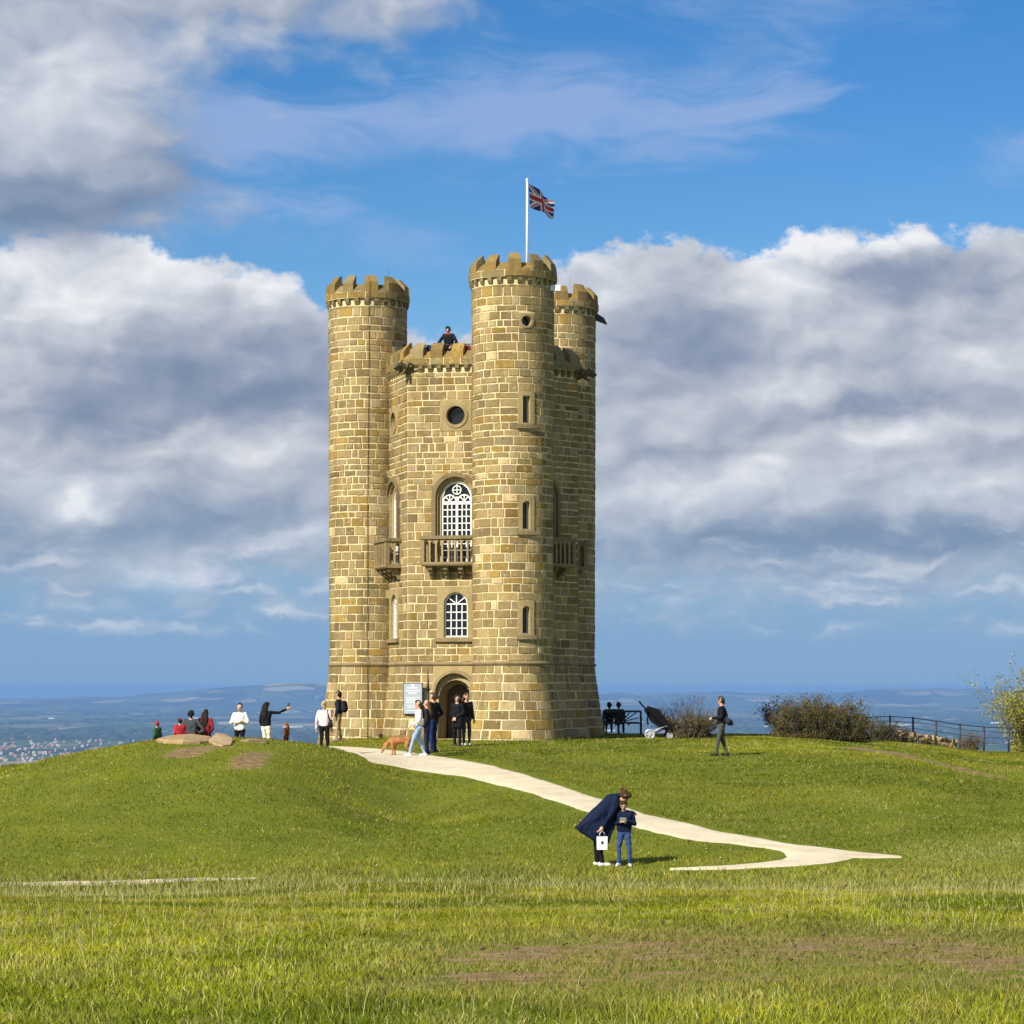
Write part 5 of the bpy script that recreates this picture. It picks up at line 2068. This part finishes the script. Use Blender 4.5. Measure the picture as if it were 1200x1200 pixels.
    for nme, m_, prims in extra:
        P = []
        for p0, r0, p1, r1 in prims:
            A(p0, r0, p1, r1, 'x')
        fuse(nme, P, dict(x=m_), root, 0.014)
    return root


NAVY = (0.004, 0.010, 0.036)
BLACK = (0.006, 0.006, 0.008)
DENIM = (0.030, 0.065, 0.20)

# ---- woman stooping over the child
pm_ = at_dist(703.5, 52.4)
cp = []
for s in (-1, 1):
    x_ = s * .085
    cp += [((x_, .24, 1.36), .125, (x_, -.10, 1.00), .155), ((x_, -.06, 1.05), .14, (x_ * 1.2, -.47, .80), .03), ((x_, -.06, 1.04), .14, (x_ * 1.25, -.36, .72), .045), ((x_, -.05, 1.03), .14, (x_ * 1.3, -.25, .65), .05), ((x_, -.04, 1.02), .14, (x_ * 1.3, -.14, .58), .055), ((x_, -.02, 1.02), .14, (x_ * 1.3, -.05, .53), .06),
           ((x_, .02, 1.05), .15, (x_ * 1.3, .03, .55), .085), ((x_, .12, 1.15), .13, (x_ * 1.2, .12, .52), .06), ((x_, .20, 1.25), .13, (x_ * 1.1, .22, .80), .075),
           ((s * .19, .30, 1.38), .065, (s * .21, .22, 1.10), .065)]
hem = [(-.47, .80), (-.36, .715), (-.25, .645), (-.14, .575), (-.05, .53), (.03, .52), (.12, .50), (.22, .78)]
for (a0, h0_), (a1, h1_) in zip(hem, hem[1:]):
    for x_ in (-.13, -.06, 0.0, .06, .13):
        cp += [((x_, a0, h0_), .04, (x_, a1, h1_), .04)]
cp += [((0, .36, 1.44), .06, (0, .30, 1.40), .09)]
mother = person(pm_, -84, 'woman in a long navy coat and black trousers stooping over a child with a phone', 1.70, top=NAVY, bottom=BLACK, shoes=(0.78, 0.78, 0.76), hair=(0.055, 0.028, 0.012),
                hair_style='bun', lean=0.76, head_pitch=0.45, voxel=0.012, coat=(NAVY, cp),
                J=dict(hipL=(-.09, -.12, .88), hipR=(.09, -.10, .88), kneeL=(-.09, -.06, .48), kneeR=(.10, -.03, .48), ankL=(-.09, -.06, .085), ankR=(.10, .02, .085), arms_abs=1,
                       elR=(.24, .16, 1.04), haR=(.25, .02, .83), elL=(-.20, .45, 1.12), haL=(-.12, .62, 1.10)))
# her white paper bag
bm_ = plain('paper_white', (0.78, 0.78, 0.80), 0.6, 0.03)
hand = mother.matrix_basis @ Vector((.25 * .97, .0, .73 * .97))
bag = empty('paper_bag', (hand.x, hand.y - 0.02, hand.z - 0.36))
bag.rotation_euler = (0, 0, R(6))
tag(bag, 'small white paper carrier bag with a dark emblem in the stooping woman\'s hand', 'bag')
g = Geo()
g.add([(-.10, -.04, 0), (.10, -.04, 0), (.10, .04, 0), (-.10, .04, 0), (-.105, -.035, .26), (.105, -.035, .26), (.105, .035, .26), (-.105, .035, .26), (-.09, -.02, .20), (.09, -.02, .20), (.09, .02, .20), (-.09, .02, .20)],
      [(3, 2, 1, 0), (0, 1, 5, 4), (1, 2, 6, 5), (2, 3, 7, 6), (3, 0, 4, 7), (4, 5, 9, 8), (5, 6, 10, 9), (6, 7, 11, 10), (7, 4, 8, 11), (8, 9, 10, 11)])
g.build('bag_body', bm_, bag)
for y_ in (-.035, .035):
    rod('handle', [(-.05, y_, .25), (-.045, y_ * .8, .33), (0, y_ * .6, .37), (.045, y_ * .8, .33), (.05, y_, .25)], .008, bm_, bag, 6)
g = Geo()
g.add([(.028 * math.cos(2 * math.pi * k / 12), -.041, .14 + .034 * math.sin(2 * math.pi * k / 12)) for k in range(12)], [tuple(range(12))])
g.build('emblem', cloth((0.05, 0.045, 0.04)), bag)

# ---- child with a phone
pc = at_dist(731.5, 52.3)
chd = person(pc, 172, 'child in a navy jacket and blue jeans looking down at a phone', 1.30, top=NAVY, bottom=DENIM, shoes=(0.78, 0.78, 0.76), hair=(0.035, 0.018, 0.010), head_pitch=0.45,
             voxel=0.011, bulk=1.22, J=dict(elL=(-.27, -.02, 1.14), elR=(.27, -.02, 1.14), haL=(-.09, .20, 1.19), haR=(.09, .20, 1.19),
                                           ankL=(-.15, 0, .085), ankR=(.15, 0, .085), kneeL=(-.13, .02, .50), kneeR=(.13, .02, .50), footL=(-.2, 1), footR=(.25, 1)))
q_ = chd.matrix_basis @ Vector((0, .235, .94))
ph = empty('phone', q_)
ph.rotation_euler = (R(-35), 0, R(172))
tag(ph, 'silver phone held in both hands by the child', 'phone')
boxg(-.065, .065, -.006, .006, -.038, .038).build('phone_body', plain('silver', (0.6, 0.6, 0.6), 0.3, 0.02, metal=0.5), ph)
boxg(-.058, .058, -.0085, -.0055, -.032, .032).build('screen', glass, ph)

# ---- man with a shoulder bag
pman = at_dist(846, 80.5)
person(pman, 82, 'man in a black jacket and grey-green trousers with a camera bag on his hip', 1.80, top=BLACK, bottom=(0.060, 0.068, 0.058), shoes=(0.02, 0.018, 0.016), hair=(0.05, 0.035, 0.025),
       bulk=1.15, head_pitch=0.15,
       J=dict(elL=(-.25, .0, 1.14), elR=(.25, .0, 1.14), haL=(-.10, .26, 1.12), haR=(.10, .26, 1.12), ankL=(-.10, .16, .085), kneeL=(-.10, .09, .5), ankR=(.10, -.14, .085), kneeR=(.10, .0, .5)),
       extra=[('sunglasses', cloth((0.008, 0.008, 0.01)), [((-.075, .098, 1.655), .018, (.075, .098, 1.655), .018)]),
              ('camera_bag', cloth((0.02, 0.022, 0.026)), [((-.16, -.20, 1.02), .10, (-.02, -.24, .98), .10), ((-.19, -.10, 1.06), .06, (-.10, -.22, 1.02), .09)]),
              ('bag_strap', cloth((0.02, 0.022, 0.026)), [((.14, .06, 1.46), .02, (0, .135, 1.25), .02), ((0, .135, 1.25), .02, (-.18, .03, 1.05), .02), ((.14, .0, 1.48), .02, (.05, -.13, 1.3), .02), ((.05, -.13, 1.3), .02, (-.12, -.18, 1.08), .02)])])
# ---- couple at the left of the tower
p = at_dist(380, 81.2)
person(p, -12, 'woman in a pale pink top and black leggings seen from behind', 1.62, top=(0.72, 0.56, 0.57), bottom=BLACK, shoes=(0.5, 0.45, 0.4), hair=(0.50, 0.36, 0.18), hair_style='bun',
       J=dict(elL=(-.26, -.03, 1.13), haL=(-.27, .02, .90), ankL=(-.09, -.08, .085), ankR=(.09, .10, .085), footL=(.1, 1)),
       extra=[('shoulder_bag', cloth((0.012, 0.014, 0.025)), [((.24, -.10, 1.0), .085, (.22, -.02, .96), .085), ((.24, -.08, 1.10), .05, (.24, -.02, 1.10), .05)]),
              ('bag_strap', cloth((0.012, 0.014, 0.025)), [((.12, -.08, 1.46), .015, (.22, -.12, 1.10), .015), ((.12, .05, 1.47), .015, (.14, -.06, 1.48), .015)])])
p = at_dist(397, 94.6)
person(p, 78, 'man in a dark jacket and tan trousers wearing a backpack by the left turret', 1.78, top=(0.012, 0.016, 0.032), bottom=(0.36, 0.27, 0.16), shoes=(0.25, 0.22, 0.18), hair=(0.02, 0.015, 0.01),
       J=dict(elR=(.25, .0, 1.13), haR=(.20, .12, .92), ankL=(-.1, .06, .085), ankR=(.1, -.06, .085)),
       extra=[('backpack', cloth((0.014, 0.016, 0.022)), [((-.09, -.20, 1.12), .11, (-.09, -.19, 1.34), .10), ((.09, -.20, 1.12), .11, (.09, -.19, 1.34), .10)])])
# ---- group walking past the door with the dog
p = at_dist(491, 80.0)
walker = person(p, 98, 'woman in a cropped white jacket and light jeans walking a dog', 1.70, top=(0.78, 0.77, 0.75), bottom=(0.24, 0.36, 0.52), shoes=(0.78, 0.78, 0.78), hair=(0.022, 0.014, 0.010), hair_style='long', head_pitch=0.1,
       J=dict(kneeL=(-.09, .20, .52), ankL=(-.09, .30, .10), kneeR=(.09, -.02, .50), ankR=(.09, -.20, .10), elL=(-.26, .02, 1.13), haL=(-.20, .22, 1.0), elR=(.25, -.02, 1.14), haR=(.24, .16, 1.02)))
p = at_dist(500.5, 81.2)
person(p, 80, 'brown-haired woman in dark clothes just behind the woman in the white jacket', 1.68, top=(0.014, 0.014, 0.018), bottom=(0.016, 0.022, 0.05), hair=(0.11, 0.052, 0.022), hair_style='long')
p = at_dist(508, 82.6)
person(p, 62, 'tall man in a black jacket and dark blue jeans with a hand on his hip', 1.86, top=BLACK, bottom=(0.012, 0.024, 0.085), hair=(0.07, 0.045, 0.028), bulk=1.1,
       J=dict(elR=(.40, -.06, 1.16), haR=(.20, .04, 1.0), elL=(-.27, .0, 1.14), haL=(-.2, .14, .96)))
# ---- two women in black by the doorway
p = at_dist(536, 85.8)
person(p, 150, 'dark-haired woman dressed in black with hands clasped before the doorway', 1.66, top=BLACK, bottom=BLACK, shoes=(0.05, 0.05, 0.05), hair=(0.028, 0.016, 0.010), hair_style='long', head_yaw=0.5,
       J=dict(elL=(-.25, .0, 1.14), haL=(-.05, .16, .98), elR=(.25, .0, 1.14), haR=(.05, .16, .98)),
       coat=(BLACK, [((s * .07, 0, 1.2), .125, (s * .09, 0, .72), .14) for s in (-1, 1)]))
p = at_dist(546.5, 86.3)
person(p, 205, 'woman in black with long brown hair raising a hand to her face', 1.70, top=(0.016, 0.013, 0.014), bottom=(0.055, 0.055, 0.058), shoes=(0.6, 0.6, 0.6), hair=(0.085, 0.042, 0.020), hair_style='long',
       J=dict(elR=(.33, .10, 1.30), haR=(.12, .17, 1.58)))
# ---- people on the mound
dg_ = 'people on the far side of the mound'
p = at_dist(312, 83.4)
wp = person(p, -38, 'long-haired woman in a black sweater and cream trousers holding up a phone', 1.66, top=BLACK, bottom=(0.70, 0.64, 0.52), hair=(0.012, 0.010, 0.010), hair_style='long',
       J=dict(elR=(.38, .20, 1.40), haR=(.52, .40, 1.52)))
q_ = wp.matrix_basis @ Vector((.54, .45, 1.56))
p2 = empty('phone', q_)
p2.rotation_euler = (0, 0, R(-38))
tag(p2, 'dark phone held aloft by the woman on the mound', 'phone')
boxg(-.04, .04, -.006, .006, -.08, .08).build('phone_body', iron, p2)
boxg(-.035, .035, .0055, .0085, -.07, .07).build('screen', glass, p2)
p = at_dist(281, 84.0)
person(p, 165, 'person in a white jacket and black beanie with folded arms on the mound', 1.68, top=(0.74, 0.75, 0.72), bottom=BLACK, hair_style='none', hat=(0.012, 0.012, 0.014), bulk=1.25,
       J=dict(elL=(-.29, .02, 1.16), haL=(.08, .20, 1.16), elR=(.29, .02, 1.16), haR=(-.08, .20, 1.20)))
p = at_dist(224, 84.6)
person(p, 6, 'man in a grey coat seen from behind above the long stone slab', 1.74, top=(0.055, 0.062, 0.070), bottom=(0.03, 0.03, 0.03), hair=(0.012, 0.010, 0.009), bulk=1.2,
       J=dict(elR=(.40, -.06, 1.14), haR=(.20, .04, 1.0), elL=(-.34, -.06, 1.16), haL=(-.18, .04, 1.0)))
p = at_dist(241, 84.8)
person(p, -18, 'woman in a red jacket with a white scarf beside the man in grey', 1.70, top=(0.24, 0.018, 0.022), bottom=(0.02, 0.02, 0.03), hair=(0.018, 0.012, 0.010), hair_style='long', bulk=1.12,
       scarf=(0.7, 0.68, 0.65), J=dict(elR=(.30, -.08, 1.15), haR=(.16, .08, 1.02)))
p = at_dist(211, 81.8)
person(p, 20, 'child in a red and white jacket beside the man in grey', 1.24, top=(0.36, 0.022, 0.030), bottom=(0.03, 0.03, 0.05), hair=(0.02, 0.014, 0.01), hood=None, bulk=1.3, hat=(0.30, 0.02, 0.03))
p = at_dist(184, 81.5)
person(p, 60, 'small child in a green coat and red hat at the left end of the slab', 1.20, top=(0.035, 0.085, 0.035), bottom=(0.03, 0.03, 0.05), hair=(0.06, 0.035, 0.02), bulk=1.3, hat=(0.30, 0.03, 0.04))
p = at_dist(335.5, 82.0)
person(p, 70, 'auburn-haired child in a brown top, head and shoulders behind the mound', 0.98, top=(0.12, 0.04, 0.015), bottom=(0.03, 0.02, 0.02), hair=(0.20, 0.065, 0.020), hair_style='long', bulk=1.2)
# ---- visitor on the roof
p = TC + Vector(F_[0](1.36, 13.15, -0.62))
person(p, 168, 'visitor in a dark jacket and red scarf leaning on the battlements', 1.58, top=(0.008, 0.009, 0.014), bottom=(0.012, 0.014, 0.03), hair=(0.012, 0.009, 0.008), lean=0.16, scarf=(0.30, 0.02, 0.02), bulk=1.15,
       J=dict(elL=(-.36, .16, 1.14), elR=(.36, .16, 1.14), haL=(-.20, .30, 1.02), haR=(.20, .30, 1.02)))
for px_u, col_, lab in ((0.72, (0.018, 0.022, 0.040), 'dark blue rucksack in a gap of the tower battlements'), (2.05, (0.42, 0.05, 0.07), 'red and white rucksack in a gap of the tower battlements')):
    q_ = TC + Vector(F_[0](px_u, 13.50, -0.44))
    rk = empty('rucksack', (q_.x, q_.y, 13.15))
    rk.rotation_euler = (0, 0, math.atan2(F_[0].n.x, -F_[0].n.y))
    tag(rk, lab, 'rucksack')
    fuse('sack', [((-.08, 0, .20), .15, (-.07, 0, .78), .13, 'a'), ((.08, 0, .20), .15, (.07, 0, .78), .13, 'a'), ((0, -.10, .3), .11, (0, -.10, .5), .10, 'a')], dict(a=cloth(col_)), rk, 0.02)
    for sx in (-.09, .09):
        rod('strap', [(sx, -.12, .90), (sx * 1.1, -.17, .7), (sx * 1.1, -.17, .45)], .022, cloth((0.55, 0.57, 0.6)), rk, 6)
    boxg(-.13, .13, -.10, .10, -.0, .10).build('base', cloth((0.02, 0.02, 0.02)), rk)
# ---- two people sitting on the bench
for x_, lab, hr in ((-.50, 'dark-haired person on the bench, next to the tower', (0.02, 0.014, 0.01)), (-.14, 'person in a black jacket sitting nearer the bench middle', (0.06, 0.035, 0.022))):
    p = bench.matrix_basis @ Vector((x_, .26, -.36))
    person(p, 0 if x_ < -.3 else -14, lab, 1.60, top=BLACK, bottom=(0.02, 0.025, 0.05), hair=hr,
           J=dict(kneeL=(-.11, .44, .93), kneeR=(.11, .44, .93), ankL=(-.11, .48, .53), ankR=(.11, .48, .53), elL=(-.25, .06, 1.16), elR=(.25, .06, 1.16), haL=(-.12, .26, 1.06), haR=(.12, .26, 1.06)))

# ---- the dog, nose to the ground
dogm = plain('golden_fur', (0.33, 0.145, 0.045), 0.8, 0.2, 14.0)
dognose = plain('dog_nose', (0.015, 0.012, 0.012), 0.4, 0.1)
dp = at_dist(468, 80.6)
dog = empty('dog', dp, R(2))
tag(dog, 'golden brown dog on a lead sniffing the gravel path', 'dog')
D = [((-.18, 0, .46), .125, (.02, 0, .47), .12, 'f'), ((.02, 0, .47), .115, (.28, 0, .49), .105, 'f'), ((-.22, 0, .42), .11, (-.16, 0, .36), .10, 'f'),
     ((-.24, 0, .48), .085, (-.40, -.01, .34), .068, 'f'), ((-.40, -.01, .34), .070, (-.46, -.015, .25), .062, 'f'), ((-.47, -.015, .23), .052, (-.54, -.02, .11), .032, 'f'),
     ((-.545, -.02, .095), .016, (-.55, -.02, .09), .014, 'n'), ((-.385, -.075, .33), .022, (-.42, -.085, .22), .026, 'f'), ((-.385, .055, .33), .022, (-.42, .065, .22), .026, 'f'),
     ((.36, 0, .50), .035, (.46, .0, .56), .026, 'f'), ((.46, .0, .56), .026, (.55, .0, .66), .014, 'f')]
for y_, dx_ in ((-.075, -.03), (.075, .04)):
    D += [((-.18 + dx_, y_, .38), .065, (-.17 + dx_, y_, .22), .038, 'f'), ((-.17 + dx_, y_, .22), .036, (-.19 + dx_, y_, .06), .027, 'f'), ((-.19 + dx_, y_, .04), .030, (-.225 + dx_, y_, .03), .027, 'f')]
    D += [((.27, y_, .44), .085, (.24 + dx_, y_ * 1.1, .29), .055, 'f'), ((.24 + dx_, y_ * 1.1, .29), .045, (.345 + dx_, y_ * 1.1, .19), .030, 'f'), ((.345 + dx_, y_ * 1.1, .19), .030, (.315 + dx_, y_ * 1.1, .05), .026, 'f'),
          ((.315 + dx_, y_ * 1.1, .04), .030, (.28 + dx_, y_ * 1.1, .03), .027, 'f')]
fuse('body', D, dict(f=dogm, n=dognose), dog, 0.013)
rod('collar', [(-.30 + .085 * math.cos(t) * .5, .085 * math.sin(t), .43 + .085 * math.cos(t)) for t in [2 * math.pi * k / 12 for k in range(13)]], .014, cloth((0.25, 0.02, 0.02)), dog, 6)
hand = walker.matrix_basis @ Vector((-.20 * .97, .27 * .97, .97 * .97))
hloc = dog.matrix_basis.inverted() @ hand
rod('lead', [(-.28, 0, .52), (-.1, -.02, .60), tuple(Vector((-.1, -.02, .60)).lerp(hloc, 0.5) - Vector((0, 0, .08))), hloc], .010, cloth((0.20, 0.05, 0.02)), dog, 5)

# ---- carved beasts at the bare corners of the tower, under the parapet
for k_, dg2 in enumerate((PH0 - 60, PH0 + 60, PH0 + 180)):
    out = polar(1.0, dg2)
    sd = Vector((-out.y, out.x, 0))
    c0 = polar(HEX + 0.02, dg2) + Vector((0, 0, 13.18))
    L_ = lambda a, s, h_: tuple(c0 + out * a + sd * s + Vector((0, 0, h_)))
    B = [(L_(-.1, 0, -.02), .17, L_(.22, 0, .06), .15, 's'), (L_(.22, 0, .06), .15, L_(.48, 0, .10), .125, 's'), (L_(.48, 0, .08), .09, L_(.64, 0, .0), .055, 's'), (L_(.46, 0, .0), .06, L_(.58, 0, -.10), .035, 's')]
    for s in (-1, 1):
        B += [(L_(.42, s * .08, .18), .045, L_(.36, s * .14, .30), .02, 's'), (L_(.12, s * .15, .06), .06, L_(.20, s * .30, .20), .04, 's'), (L_(.20, s * .30, .20), .04, L_(.02, s * .34, .10), .05, 's'),
              (L_(.24, s * .12, -.08), .06, L_(.36, s * .13, -.20), .04, 's'), (L_(.5, s * .07, .16), .032, L_(.54, s * .07, .15), .028, 's')]
    o = fuse('gargoyle', B, dict(s=plain('carved_stone_%d' % k_, (0.115, 0.090, 0.050), 0.9, 0.4, 12.0, bump=0.5)), tower, 0.022)
HAZE_COL, HAZE_DENS = (0.25, 0.48, 0.90), 1.0 / 26000.0

# ------------------------------------------------------------------ the air over the vale
hm, N, b = mat('air_haze')
hm.node_tree.nodes.remove(b)
pv = N.node('ShaderNodeVolumePrincipled')
pv.inputs['Color'].default_value = HAZE_COL + (1.0,)
pv.inputs['Density'].default_value = HAZE_DENS
pv.inputs['Anisotropy'].default_value = 0.0
hm.node_tree.links.new(pv.outputs[0], hm.node_tree.nodes['Material Output'].inputs['Volume'])
hx, hz0, hz1 = 62000.0, float(gz.min()) - 1.5, 21.5
hv = [(sx * hx, sy * hx, z) for z in (hz0, hz1) for sx, sy in ((-1, -1), (1, -1), (1, 1), (-1, 1))]
hf = [(3, 2, 1, 0), (4, 5, 6, 7), (0, 1, 5, 4), (1, 2, 6, 5), (2, 3, 7, 6), (3, 0, 4, 7)]
haze = tag(link('haze', np_mesh('haze', hv, hf, [hm])), kind='stuff')
